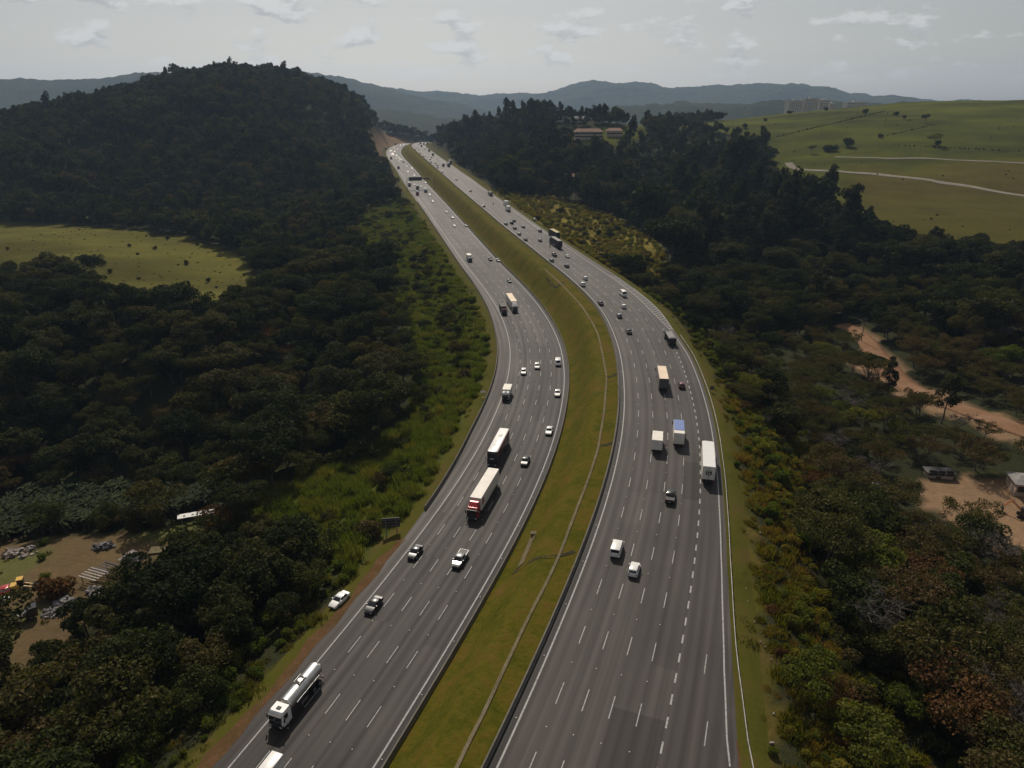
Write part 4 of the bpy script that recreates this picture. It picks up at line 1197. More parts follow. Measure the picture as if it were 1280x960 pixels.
CAR = {   # stations of the lower body (x, half width, z0, z1); cabin: base x0,x1; roof x0,x1,height; half widths
 'sedan': dict(st=[(-2.2, .70, .38, .78), (-2.12, .80, .28, .93), (-1.5, .86, .22, .98), (-.4, .87, .20, .96), (.9, .87, .20, .93), (1.7, .84, .22, .82), (2.08, .76, .27, .70), (2.2, .64, .34, .60)], cab=(-1.62, .98, -1.02, .15, 1.44, .94), wb=1.32, r=.32),
 'hatch': dict(st=[(-1.92, .74, .38, .86), (-1.86, .82, .28, .98), (-1.2, .85, .22, 1.0), (0, .86, .20, .98), (.8, .86, .20, .95), (1.5, .82, .22, .84), (1.82, .75, .27, .72), (1.93, .62, .34, .62)], cab=(-1.84, .88, -1.52, .1, 1.50, .96), wb=1.22, r=.31),
 'suv': dict(st=[(-2.15, .78, .42, .92), (-2.08, .88, .32, 1.06), (-1.3, .92, .28, 1.08), (0, .93, .26, 1.06), (.9, .93, .26, 1.04), (1.75, .90, .28, .96), (2.1, .83, .32, .84), (2.22, .70, .38, .72)], cab=(-2.05, .95, -1.70, .2, 1.68, 1.03), wb=1.32, r=.36),
 'pickup': dict(st=[(-2.6, .84, .48, 1.02), (-2.55, .90, .40, 1.05), (-1.0, .91, .34, 1.05), (0, .92, .32, 1.05), (1.1, .92, .32, 1.03), (2.1, .88, .34, .96), (2.5, .82, .38, .86), (2.62, .70, .42, .74)], cab=(-.85, 1.3, -.6, .62, 1.72, 1.02), wb=1.55, r=.37),
 'van': dict(st=[(-2.15, .84, .42, 1.15), (-2.10, .90, .32, 1.18), (-1.0, .92, .26, 1.18), (0, .92, .24, 1.18), (1.2, .92, .24, 1.16), (1.9, .90, .26, 1.05), (2.2, .84, .32, .90), (2.28, .74, .4, .74)], cab=(-2.12, 1.9, -2.02, 1.0, 1.95, 1.15), wb=1.3, r=.33),
 'cargo_van': dict(st=[(-2.75, .92, .42, 1.25), (-2.72, .97, .34, 1.3), (-1.0, .98, .28, 1.3), (0, .98, .26, 1.3), (1.6, .98, .26, 1.28), (2.3, .95, .28, 1.15), (2.65, .88, .34, .98), (2.75, .76, .4, .8)], cab=(-2.73, 2.3, -2.68, 1.25, 2.45, 1.27), wb=1.75, r=.36)}
TEMPL = {}
def make_car(kind, col, detail=2):
    S = CAR[kind]; pm = PAINT[col]
    root = empty('car' if kind in ('sedan', 'hatch', 'suv') else {'pickup': 'pickup_truck', 'van': 'van', 'cargo_van': 'van'}[kind])
    mb = MB().loft([ring8(*s) for s in S['st']])
    bx0, bx1, tx0, tx1, zt, zb = S['cab']
    W = max(s[1] for s in S['st'])
    wb_, wt = W * .93, W * .74 if kind not in ('van', 'cargo_van') else W * .86
    base = [(bx0, -wb_, zb - .06), (bx1, -wb_, zb - .06), (bx1, wb_, zb - .06), (bx0, wb_, zb - .06)]
    e = .06
    mid = [(tx0 - e, -wt - .03, zt - .07), (tx1 + e, -wt - .03, zt - .07), (tx1 + e, wt + .03, zt - .07), (tx0 - e, wt + .03, zt - .07)]
    top = [(tx0 + .08, -wt + .1, zt), (tx1 - .12, -wt + .1, zt), (tx1 - .12, wt - .1, zt), (tx0 + .08, wt - .1, zt)]
    mb.loft([base, mid, top])
    if kind == 'pickup':      # load bed walls
        mb.box(-2.55, -.95, -.9, -.82, 1.03, 1.16).box(-2.55, -.95, .82, .9, 1.03, 1.16).box(-2.58, -2.5, -.9, .9, 1.03, 1.16)
    mb.build('body', pm, root, 40)
    V = lambda p: Vector(p)
    def pane(name, q, inx, inz):
        a, b, c, d = map(V, q)          # bottom a,b; top c,d
        lerp2 = lambda s, t: (a.lerp(b, s)).lerp(d.lerp(c, s), t)
        MB().quad(lerp2(inx, inz), lerp2(1 - inx, inz), lerp2(1 - inx, 1 - inz * .7), lerp2(inx, 1 - inz * .7), .014).build(name, M_GLASS, root)
    pane('windscreen', (base[1], base[2], mid[2], mid[1]), .05, .12)
    pane('rear_window', (base[3], base[0], mid[0], mid[3]), .08, .16)
    for sgn, (a, b, c, d) in ((-1, (base[0], base[1], mid[1], mid[0])), (1, (base[2], base[3], mid[3], mid[2]))):
        A, B, C, D = map(V, (a, b, c, d))
        f = lambda s, t: (A.lerp(B, s)).lerp(D.lerp(C, s), t)
        for s0, s1 in (((.06, .49), (.53, .94)) if kind != 'cargo_van' else ((.70, .95) if sgn < 0 else (.05, .30), )):
            MB().quad(f(s0, .16), f(s1, .16), f(s1, .90), f(s0, .90), .014).build('side_window', M_GLASS, root)
    if kind == 'pickup':
        MB().box(-2.48, -1.0, -.8, .8, 1.052, 1.07).build('load_bed', M_BLACKP, root)
    r = S['r']
    for x in (-S['wb'], S['wb']):
        for y in (-1, 1):
            wheel(root, x, y * (W - .08), r)
    if detail > 1:
        fx, rx = S['st'][-1][0], S['st'][0][0]
        fs, fz = S['st'][-2], S['st'][-2][3]
        for y in (-1, 1):
            MB().box(fx - .22, fx - .02, y * fs[1] * .72 - .16, y * fs[1] * .72 + .16, fz - .2, fz - .07, .9).build('headlight', M_LAMP, root)
            MB().box(rx - .015, rx + .14, y * S['st'][1][1] * .78 - .13, y * S['st'][1][1] * .78 + .13, S['st'][0][3] - .18, S['st'][0][3] - .01).build('taillight', M_TAIL, root)
            MB().box(bx1 - .45, bx1 - .27, y * (W + .09) - .1, y * (W + .09) + .1, zb + .02, zb + .17, .85).build('mirror', pm, root)
        MB().box(fx - .05, fx + .015, -.42, .42, S['st'][-1][2] + .06, S['st'][-1][2] + .2).build('grille', M_BLACKP, root)
        MB().box(rx - .02, rx + .02, -.2, .2, S['st'][0][2] + .12, S['st'][0][2] + .24).build('number_plate', M_PLATE, root)
        MB().box(fx - .3, fx + .03, -fs[1] * .9, fs[1] * .9, S['st'][-2][2] - .03, S['st'][-2][2] + .09, .96).build('bumper', M_BLACKP, root)
    return root
def add_cab(root, x0, col, detail=2, h=2.95, w=1.22, L=2.1, deflector=True, sleeper=False, roofcol=None):
    """cab-over lorry cab whose nose is at x0+L"""
    pm = PAINT[col]
    z0, x1 = .55, x0 + L
    def ring(z, front, ww): return [(x0, -ww, z), (front - .18, -ww, z), (front, -ww + .22, z), (front, ww - .22, z), (front - .18, ww, z), (x0, ww, z)]
    MB().loft([ring(z0, x1 - .02, w), ring(1.5, x1, w), ring(h - .35, x1 - .18, w - .04), ring(h, x1 - .5, w - .16)]).build('cab', pm, root, 35)
    MB().quad((x1 + .005, w - .14, 1.62), (x1 + .005, -w + .14, 1.62), (x1 - .165, -w + .18, h - .42), (x1 - .165, w - .18, h - .42), .016).build('windscreen', M_GLASS, root)
    for s in (-1, 1):
        q = [(x0 + .75, s * (w + .004), 1.62), (x1 - .32, s * (w + .004), 1.62), (x1 - .44, s * (w - .03), h - .5), (x0 + .75, s * (w - .03), h - .5)]
        if s > 0: q = q[::-1]
        MB().quad(*q, .014).build('side_window', M_GLASS, root)
        MB().box(x1 - .30, x1 - .18, s * (w + .24) - .1, s * (w + .24) + .1, 1.6, 2.4).build('mirror', M_BLACKP, root)
    MB().box(x1 - .06, x1 + .03, -w * .86, w * .86, .87, 1.56).build('grille', M_BLACKP, root)
    MB().rbox(x1 - .4, x1 + .08, -w, w, .38, .86, .06).build('bumper', M_BLACKP, root)
    if detail > 1:
        for s in (-1, 1):
            MB().box(x1 + .05, x1 + .10, s * w * .72 - .18, s * w * .72 + .18, .62, .8).build('headlight', M_LAMP, root)
        MB().box(x1 - .3, x1 + .12, -w + .1, w - .1, h - .42, h - .36).build('sun_visor', M_BLACKP, root)
        MB().rbox(x0 + .7, x0 + 1.25, -.32, .32, h - .04, h + .12, .05).build('roof_hatch', M_BLACKP, root)
    if deflector:
        MB().loft([[(x0 + .05, -w + .2, h - .05), (x1 - .6, -w + .3, h - .05), (x1 - .6, w - .3, h - .05), (x0 + .05, w - .2, h - .05)],
                   [(x0 + .05, -w + .25, h + .75), (x0 + .5, -w + .35, h + .72), (x0 + .5, w - .35, h + .72), (x0 + .05, w - .25, h + .75)]]).build('wind_deflector', PAINT[roofcol or col], root)
def add_axles(root, xs, w=1.05, r=.5, dual=True):
    for x in xs:
        for s in (-1, 1):
            wheel(root, x, s * (w - (.12 if dual else 0)), r, .52 if dual else .32)
def make_semi(col, box, top=None, L=18.2, detail=2, cover=None, lamps=False, h=4.15, deflector=True):
    root = empty('semi_truck')
    x1 = L / 2
    add_cab(root, x1 - 2.2, col, detail, 3.0 if deflector else 2.95, deflector=deflector)
    MB().box(-L / 2 + .1, x1 - 2.2, -.45, .45, .75, 1.05).build('chassis', M_CHASSIS, root)
    xb1 = x1 - 2.75
    tr = MB().rbox(-L / 2, xb1, -1.29, 1.29, 1.15, h, .05).build('trailer_box', PAINT[box] if box in PAINT else box, root)
    if top is not None:
        MB().box(-L / 2 + .06, xb1 - .06, -1.22, 1.22, h + .002, h + .03).build('roof_panel', top, tr)
    MB().box(-L / 2 - .03, -L / 2 + .02, -.02, .02, 1.25, h - .15).build('door_seam', M_BLACKP, tr)
    for s in (-1, 1):
        MB().box(-L / 2 - .045, -L / 2, s * .62 - .56, s * .62 + .56, 1.28, h - .16).build('rear_door', PAINT[box] if box in PAINT else box, tr)
        MB().box(-L / 2 - .05, -L / 2 + .03, s * 1.0 - .15, s * 1.0 + .15, .92, 1.06).build('taillight', M_TAIL, root)
        MB().box(-L / 2 + 5.2, xb1 - 3.4, s * 1.16 - .03, s * 1.16 + .03, .55, 1.05).build('side_guard', M_ALU, root)
    MB().box(-L / 2 - .04, -L / 2 + .14, -1.15, 1.15, .5, .66).build('rear_bumper', M_CHASSIS, root)
    add_axles(root, (-L / 2 + 1.5, -L / 2 + 2.8, -L / 2 + 4.1, x1 - 4.3, x1 - 5.6)); add_axles(root, (x1 - 1.35,), dual=False)
    if lamps:
        for s in (-1, 1):
            MB().box(xb1 - 2.0, xb1 - .7, s * 1.292 - .012, s * 1.292 + .012, 2.1, 3.6).build('red_emblem', PAINT['red'], tr)
    if top is PAINT['white']:      # dark round emblem with letter-like strokes on the rear doors
        em = MB()
        for k in range(20):
            a0_, a1_ = 2 * math.pi * k / 20, 2 * math.pi * (k + 1) / 20
            if 3 < k < 6: continue
            em.tube((-L / 2 - .06, math.cos(a0_) * .55, 2.75 + math.sin(a0_) * .55), (-L / 2 - .06, math.cos(a1_) * .55, 2.75 + math.sin(a1_) * .55), .09, n=4)
        for y0_, y1_, z0_, z1_ in ((-.35, -.35, 2.45, 3.05), (-.35, 0, 3.05, 2.6), (0, .1, 2.6, 3.0), (.1, .38, 3.0, 2.5)):
            em.tube((-L / 2 - .06, y0_, z0_), (-L / 2 - .06, y1_, z1_), .07, n=4)
        em.build('door_emblem', M_BLACKP, tr)
    if lamps:
        for s in (-1, 1):
            MB().box(x1 - 2.0, x1 - 1.86, s * .72 - .13, s * .72 + .13, 3.5, 3.68).build('roof_lamp', M_LAMP, root)
    return root
def make_box_truck(col, box, L=8.2, h=3.5, detail=2, cover=None):
    root = empty('box_truck')
    x1 = L / 2
    add_cab(root, x1 - 1.9, col, detail, 2.5, 1.12, 1.9, False)
    MB().box(-L / 2 + .1, x1 - 1.9, -.4, .4, .6, .9).build('chassis', M_CHASSIS, root)
    bx = MB().rbox(-L / 2, x1 - 2.0, -1.22, 1.22, .95, h, .05).build('cargo_box', PAINT[box] if box in PAINT else box, root)
    if cover is not None:
        MB().rbox(-L / 2 + 1.6 if cover is M_TARPB else -L / 2 + .04, x1 - 2.05, -1.18, 1.18, h + .002, h + .07, .03).build('tarpaulin', cover, bx)
    for s in (-1, 1):
        MB().box(-L / 2 - .04, -L / 2, s * .59 - .54, s * .59 + .54, 1.05, h - .15).build('rear_door', PAINT[box] if box in PAINT else box, bx)
        MB().box(-L / 2 - .05, -L / 2 + .03, s * .95 - .14, s * .95 + .14, .74, .88).build('taillight', M_TAIL, root)
    MB().box(-L / 2 - .04, -L / 2 + .12, -1.1, 1.1, .42, .56).build('rear_bumper', M_CHASSIS, root)
    add_axles(root, (-L / 2 + 1.6, -L / 2 + 2.75) if L > 8 else (-L / 2 + 1.7,), 1.0, .46); add_axles(root, (x1 - 1.15,), 1.0, .46, False)
    return root
def make_dump(col, cover, L=9.5):
    root = empty('dump_truck')
    x1 = L / 2
    add_cab(root, x1 - 2.0, col, 2, 2.7, 1.2, 2.0, False)
    MB().box(-L / 2 + .1, x1 - 2.0, -.4, .4, .7, 1.0).build('chassis', M_CHASSIS, root)
    b = MB().loft([[(-L / 2, -1.1, 1.1), (x1 - 2.5, -1.1, 1.1), (x1 - 2.5, 1.1, 1.1), (-L / 2, 1.1, 1.1)], [(-L / 2 - .1, -1.25, 2.75), (x1 - 2.2, -1.25, 2.75), (x1 - 2.2, 1.25, 2.75), (-L / 2 - .1, 1.25, 2.75)]]).build('tipper_body', M_CHASSIS, root)
    MB().loft([[(-L / 2 - .06, -1.2, 2.752), (x1 - 2.3, -1.2, 2.752), (x1 - 2.3, 1.2, 2.752), (-L / 2 - .06, 1.2, 2.752)], [(-L / 2 + .4, -.7, 3.05), (x1 - 2.7, -.7, 3.05), (x1 - 2.7, .7, 3.05), (-L / 2 + .4, .7, 3.05)]]).build('tarpaulin', cover, b)
    for k in range(6):
        x = -L / 2 + .5 + k * (L - 3.6) / 5
        for s in (-1, 1): MB().box(x - .06, x + .06, s * 1.23 - .06, s * 1.23 + .06, 1.2, 2.7).build('side_rib', M_CHASSIS, b)
    for s in (-1, 1): MB().box(-L / 2 - .05, -L / 2 + .05, s * .95 - .14, s * .95 + .14, .8, .95).build('taillight', M_TAIL, root)
    add_axles(root, (-L / 2 + 1.2, -L / 2 + 2.5), 1.05, .5); add_axles(root, (x1 - 1.3,), 1.05, .5, False)
    return root
def make_tanker(col='white', L=10.4, tank=None):
    root = empty('tanker_truck')
    x1 = L / 2
    add_cab(root, x1 - 2.2, col, 2, 2.95, deflector=False)
    MB().box(-L / 2 + .1, x1 - 2.2, -.45, .45, .75, 1.08).build('chassis', M_CHASSIS, root)
    n = 18
    def ring(x, k): return [(x, math.cos(2 * math.pi * i / n) * 1.14 * k, 2.25 + math.sin(2 * math.pi * i / n) * 1.02 * k) for i in range(n)]
    xa, xb = -L / 2 + .3, x1 - 2.6
    t = MB().loft([ring(xa - .22, .35), ring(xa - .14, .78), ring(xa, 1), ring(xb, 1), ring(xb + .14, .78), ring(xb + .22, .35)]).build('tank', tank or M_TANK, root, 45)
    for k in range(5):
        x = xa + .4 + k * (xb - xa - .8) / 4
        MB().loft([ring(x - .05, 1.012), ring(x + .05, 1.012)]).build('tank_band', M_ALU, t, 45)
    xm = (xa + xb) / 2
    def hring(x0, z, r): return [(x0 + math.cos(2 * math.pi * i / 12) * r, math.sin(2 * math.pi * i / 12) * r, z) for i in range(12)]
    MB().box(xm - .85, xm + .85, -.42, .42, 3.2, 3.30).build('walkway', M_CHASSIS, t)
    MB().loft([hring(xm, 3.28, .34), hring(xm, 3.42, .34)]).build('manhole', M_ALU, t, 40)
    for s in (-1, 1):
        rl = MB()
        rl.tube((xm - .85, s * .48, 3.62), (xm + .85, s * .48, 3.62), .025)
        for k in range(4): rl.tube((xm - .85 + k * .566, s * .48, 3.2), (xm - .85 + k * .566, s * .48, 3.62), .02)
        rl.build('handrail', M_ALU, t)
        MB().box(xa + 1.0, xb - 1.0, s * 1.2 - .09, s * 1.2 + .09, 2.02, 2.2).build('hose_tray', M_ALU, t)
        MB().box(-L / 2 + .05, -L / 2 + .12, s * .95 - .14, s * .95 + .14, .8, .94).build('taillight', M_TAIL, root)
        MB().box(-L / 2 + 4.2, x1 - 4.6, s * 1.12 - .04, s * 1.12 + .04, .6, 1.0).build('side_guard', M_ALU, root)
    ld = MB()
    for s in (-1, 1): ld.tube((xa - .3, s * .2 + .5, 1.0), (xa - .25, s * .2 + .5, 3.1), .025)
    for k in range(7): ld.tube((xa - .29, .3, 1.2 + k * .28), (xa - .29, .7, 1.2 + k * .28), .02)
    ld.build('ladder', M_ALU, root)
    MB().box(-L / 2 + .02, -L / 2 + .14, -1.1, 1.1, .5, .66).build('rear_bumper', M_CHASSIS, root)
    add_axles(root, (-L / 2 + 1.2, -L / 2 + 2.5, -L / 2 + 3.8) if L > 11.2 else (-L / 2 + 1.2, -L / 2 + 2.6)); add_axles(root, (x1 - 1.35,) if L < 11.2 else (x1 - 1.35, x1 - 2.7), dual=False)
    return root
def make_bus():
    root = empty('double_deck_bus')
    L, w, h = 14.0, 1.28, 4.1
    x1 = L / 2
    def ring(z, f, ww, e=0): return [(-x1 + e, -ww, z), (f - .3, -ww, z), (f, -ww + .3, z), (f, ww - .3, z), (f - .3, ww, z), (-x1 + e, ww, z)]
    b = MB().loft([ring(.35, x1 - .05, w), ring(1.5, x1, w), ring(3.7, x1 - .35, w), ring(h - .12, x1 - .55, w - .02)]).build('body', PAINT['dark'], root, 35)
    for s in (-1, 1):
        MB().box(-x1 + .1, x1 - 1.2, s * (w + .004) - .012, s * (w + .004) + .012, 3.52, 3.95).build('side_stripe', PAINT['red'], root)
        MB().box(-x1 + .1, x1 - 1.6, s * (w + .004) - .012, s * (w + .004) + .012, 2.12, 2.52).build('side_stripe', PAINT['red'], root)
    MB().loft([ring(h - .118, x1 - .56, w - .03, .02), ring(h, x1 - .85, w - .18, .15)]).build('roof', PAINT['white'], root, 30)
    MB().box(-3.3, -2.1, -.5, .5, h - .02, h + .1).build('roof_hatch', PAINT['offwhite'], root)
    MB().box(2.6, 3.2, -.4, .4, h - .02, h + .06).build('roof_hatch', PAINT['offwhite'], root)
    MB().quad((x1 + .003, w - .3, .95), (x1 + .003, -w + .3, .95), (x1 - .1, -w + .3, 2.15), (x1 - .1, w - .3, 2.15), .02).build('windscreen', M_GLASS, root)
    MB().quad((x1 - .135, w - .32, 2.35), (x1 - .135, -w + .32, 2.35), (x1 - .37, -w + .32, 3.75), (x1 - .37, w - .32, 3.75), .02).build('upper_windscreen', M_GLASS, root)
    MB().box(x1 - .12, x1 + .02, -.5, .5, 2.2, 2.33).build('destination_sign', PAINT['white'], root)
    for s in (-1, 1):
        for z0, z1 in ((1.25, 2.1), (2.55, 3.5)):
            for k in range(6):
                xa = -x1 + .5 + k * 2.08
                q = [(xa, s * (w + .002), z0), (xa + 1.96, s * (w + .002), z0), (xa + 1.96, s * (w + .002), z1), (xa, s * (w + .002), z1)]
                MB().quad(*(q if s < 0 else q[::-1]), .015).build('side_window', M_GLASS, root)
        MB().box(x1 - .3, x1 - .18, s * (w + .28) - .09, s * (w + .28) + .09, 2.0, 2.6).build('mirror', M_BLACKP, root)
        MB().box(x1 - .06, x1 + .03, s * .85 - .18, s * .85 + .18, .55, .75).build('headlight', M_LAMP, root)
    MB().rbox(x1 - .35, x1 + .05, -w + .08, w - .08, .3, .52, .04).build('bumper', M_BLACKP, root)
    MB().quad((-x1 - .002, -w + .2, 2.5), (-x1 - .002, w - .2, 2.5), (-x1 - .002, w - .2, 3.6), (-x1 - .002, -w + .2, 3.6), .012).build('rear_window', M_GLASS, root)
    add_axles(root, (-x1 + 2.6, -x1 + 3.9), 1.15, .5, False); add_axles(root, (x1 - 2.6,), 1.15, .5, False)
    return root
def make_motorcycle():
    root = empty('motorcycle')
    wheel(root, .68, 0, .31, .12); wheel(root, -.66, 0, .31, .16)
    MB().loft([[(-.5, -.1, .55), (.35, -.12, .55), (.35, .12, .55), (-.5, .1, .55)], [(-.75, -.09, .82), (.3, -.16, .98), (.3, .16, .98), (-.75, .09, .82)]]).build('body', PAINT['dark'], root)
    MB().box(-.62, .0, -.13, .13, .82, .9).build('seat', M_BLACKP, root)
    MB().tube((.68, 0, .31), (.45, 0, .98), .04).tube((.45, -.34, 1.05), (.45, .34, 1.05), .02).build('handlebar', M_ALU, root)
    MB().box(.5, .62, -.09, .09, .82, 1.0).build('headlight', M_LAMP, root)
    return root
M_CLOTH = plain('dark_jacket', (0.03, 0.032, 0.04), 0.9)
def make_rider(shirt):
    me = bpy.data.meshes.new('person')
    P = [(-.25, 0, .92), (-.2, 0, 1.18), (-.1, 0, 1.42), (-.05, 0, 1.55), (0, 0, 1.72),
         (-.08, .2, 1.40), (.12, .3, 1.2), (.4, .3, 1.08), (-.08, -.2, 1.40), (.12, -.3, 1.2), (.4, -.3, 1.08),
         (-.2, .12, .9), (.12, .2, .82), (.0, .2, .42), (.16, .2, .36), (-.2, -.12, .9), (.12, -.2, .82), (.0, -.2, .42), (.16, -.2, .36)]
    E_ = [(0, 1), (1, 2), (2, 3), (3, 4), (2, 5), (5, 6), (6, 7), (2, 8), (8, 9), (9, 10), (0, 11), (11, 12), (12, 13), (13, 14), (0, 15), (15, 16), (16, 17), (17, 18)]
    rad = [.16, .15, .17, .07, .13, .085, .06, .045, .085, .06, .045, .11, .085, .06, .05, .11, .085, .06, .05]
    me.from_pydata(P, E_, [])
    o = link('person', me)
    me.materials.append(shirt)
    md = o.modifiers.new('skin', 'SKIN')
    for v, r in zip(me.skin_vertices[0].data, rad): v.radius = (r, r)
    me.skin_vertices[0].data[0].use_root = True
    o.modifiers.new('sub', 'SUBSURF').levels = 1
    n = 10
    h = MB()
    rings = []
    for k in range(6):
        a = -math.pi / 2 + math.pi * k / 5
        rings.append([(.02 + math.cos(2 * math.pi * i / n) * .15 * max(.1, math.cos(a)), math.sin(2 * math.pi * i / n) * .14 * max(.1, math.cos(a)), 1.72 + .16 * math.sin(a)) for i in range(n)])
    h.loft(rings).build('helmet', M_BLACKP, o, 60)
    return o
def copy_tree(o, parent=None):
    c = o.copy(); COL.objects.link(c)
    if parent is not None:
        c.parent = parent
    for ch in o.children:
        copy_tree(ch, c)
    return c
BUILD = {
 'tanker': lambda: make_tanker(), 'small_tanker': lambda: make_tanker('grey', 10.0, M_TARPG), 'bus': make_bus,
 'semi_red': lambda: make_semi('red', 'offwhite', lamps=True, L=16.4), 'semi_cream': lambda: make_semi('white', 'offwhite', PAINT['cream'], 16.5), 'semi_white': lambda: make_semi('white', 'offwhite', PAINT['white'], 15.0),
 'semi_creambox': lambda: make_semi('dark', 'grey', PAINT['cream'], 13.0, h=4.0), 'semi_dark': lambda: make_semi('dark', M_CHASSIS, M_TARPG, 17.0), 'semi_yellow': lambda: make_semi('dark', M_CHASSIS, M_TARPY, 16.0),
 'semi_far': lambda: make_semi('dark', 'grey', None, 16.0, 1), 'box_white': lambda: make_box_truck('white', 'offwhite', 7.0, 3.4), 'box_small': lambda: make_box_truck('white', 'offwhite', 6.6, 2.9), 'box_blue': lambda: make_box_truck('white', 'offwhite', 9.6, 3.7, 2, M_TARPB),
 'box_dark': lambda: make_box_truck('maroon', M_CHASSIS, 7.6, 3.2, 1), 'box_far': lambda: make_box_truck('grey', 'grey', 8.0, 3.4, 1), 'box_farwhite': lambda: make_box_truck('white', 'white', 8.0, 3.5, 1), 'box_red': lambda: make_box_truck('red', 'grey', 8.0, 3.4, 1),
 'dump': lambda: make_dump('dark', M_TARPG), 'motorcycle': make_motorcycle}
HALF = {'tanker': 1.7, 'small_tanker': 1.7, 'bus': 2.05, 'dump': 1.5, 'motorcycle': .7}
FAR_LIMIT = 620
def vehicle(kind, px, py, side, label, group, cat, rotate=0.0, lift=None, ground=None):
    col = None
    base = kind
    if ':' in kind: base, col = kind.split(':')
    zf = zL if side == 'L' else zR
    hh = lift if lift is not None else HALF.get(base, .65 if col else (1.9 if 'semi' in base else 1.6))
    if ground is None:
        p = pix_road(px, py, zf, hh)
        c = CL if side == 'L' else CR
        s, i = nearest(c, [p[0]], [p[1]])
        z = float(c.z[i[0]]) + .012 + (0.028 if -17 < s[0] < 17 else 0)
        ang = math.atan2(c.t[i[0], 1], c.t[i[0], 0]) + (math.pi if side == 'L' else 0) + rotate
    else:
        p = ground; z = ground[2]; ang = rotate
    far_ = p[1] > FAR_LIMIT
    key = (kind, far_)
    if key not in TEMPL:
        TEMPL[key] = (make_car(base, col, 1 if far_ else 2) if col else BUILD[base]())
        o = TEMPL[key]
    else:
        o = copy_tree(TEMPL[key])
    o.location = (p[0], p[1], z)
    o.rotation_euler = (0, 0, ang)
    for k in ('group',):
        if k in o: del o[k]
    tag(o, label, cat, group)
    CLEAR.append((p[0], p[1], 4.0))
    return o
ON, OUT = 'vehicles in the oncoming lanes', 'vehicles in the outbound lanes'
V = vehicle
# oncoming carriageway, near to far
V('cargo_van:white', 332, 970, 'L', 'white van cut off by the picture edge, following the tanker\'s lane', ON, 'van', lift=1.2)
V('tanker', 371, 868, 'L', 'white-cabbed tanker truck with polished steel tank', ON, 'truck')
V('sedan:black', 467, 756, 'L', 'black car on the edge line level with the parked white car', ON, 'car')
V('sedan:dark', 519, 690, 'L', 'dark car on the edge line beside the silver pickup', ON, 'car')
V('pickup:silver', 575, 699, 'L', 'silver pickup in the middle of the oncoming lanes', ON, 'pickup')
V('semi_red', 604, 618, 'L', 'red semi truck with long cream trailer', ON, 'truck')
V('bus', 623, 559, 'L', 'double-deck coach with white roof, black front and red side stripes', ON, 'bus')
V('sedan:black', 656.6, 576, 'L', 'black car next to the red semi and the coach', ON, 'car')
V('sedan:white', 686.5, 538, 'L', 'white sedan in the inside lane level with the coach', ON, 'car')
V('box_small', 633.6, 490, 'L', 'small white truck straddling the edge line behind the coach', ON, 'truck')
V('sedan:white', 697, 491, 'L', 'white sedan in the inside lane below the white van', ON, 'car')
V('hatch:white', 654.6, 464.5, 'L', 'white hatchback, outer of the white pair side by side', ON, 'car')
V('hatch:white', 671.4, 457.5, 'L', 'white hatchback in the middle lane, inner of the white pair', ON, 'car')
V('van:white', 697.5, 452.5, 'L', 'white van hugging the inside edge line on the bend', ON, 'van', lift=.9)
V('semi_cream', 640, 379, 'L', 'semi truck with cream roof and white cab on the bend', ON, 'truck')
V('box_dark', 629, 386.4, 'L', 'dark red truck alongside the cream-roofed semi', ON, 'truck')
V('sedan:green', 636.6, 351, 'L', 'dark green car ahead of the cream-roofed semi', ON, 'car')
V('suv:dark', 612.8, 323.5, 'L', 'dark SUV beside a dark car at the inside edge', ON, 'car', lift=.8)
V('sedan:grey', 622.8, 325.2, 'L', 'dark grey car against the inside edge line by the dark SUV', ON, 'car')
V('box_white', 586.6, 322.4, 'L', 'white box truck alone in the outer oncoming lane', ON, 'truck')
V('sedan:dark', 582.7, 282, 'L', 'dark car right on the inside edge line up the straight', ON, 'car')
V('hatch:white', 568, 282.3, 'L', 'white car, lower of the white pair on the straight', ON, 'car')
V('hatch:white', 566, 272, 'L', 'white car, upper of the white pair on the straight', ON, 'car')
V('sedan:grey', 558, 264.8, 'L', 'grey car just above the white pair on the straight', ON, 'car')
V('hatch:white', 541.3, 251.7, 'L', 'white car between the gantry traffic and the grey car', ON, 'car')
V('hatch:white', 537, 243.6, 'L', 'small white car just below the white truck near the gantry', ON, 'car')
V('box_farwhite', 532, 238, 'L', 'white truck below the sign gantry in the middle lane', ON, 'truck')
V('box_red', 521.6, 241.6, 'L', 'red-fronted truck lowest of the trucks below the sign gantry', ON, 'truck')
V('box_far', 521.8, 234.3, 'L', 'dark truck between the gantry and the red-fronted truck', ON, 'truck')
V('box_far', 511.8, 230.8, 'L', 'dark truck on the outer edge just below the sign gantry', ON, 'truck')
V('sedan:dark', 517.8, 230.6, 'L', 'dark car between the two dark trucks below the gantry', ON, 'car')
V('sedan:dark', 526.3, 233.3, 'L', 'dark car on the inner side of the dark truck below the gantry', ON, 'car')
V('hatch:white', 532, 228.3, 'L', 'white car by the inside edge right below the gantry', ON, 'car')
def far_list(lst):
    cnt = {}
    out = []
    for kind, x, y in sorted(lst, key=lambda r: r[2]):
        cnt[kind] = cnt.get(kind, 0) + 1
        out.append((kind, x, y, ['first', 'second', 'third', 'fourth', 'fifth', 'sixth', 'seventh', 'eighth', 'ninth', 'tenth', 'eleventh', 'twelfth', 'thirteenth', 'fourteenth'][cnt[kind] - 1]))
    return out
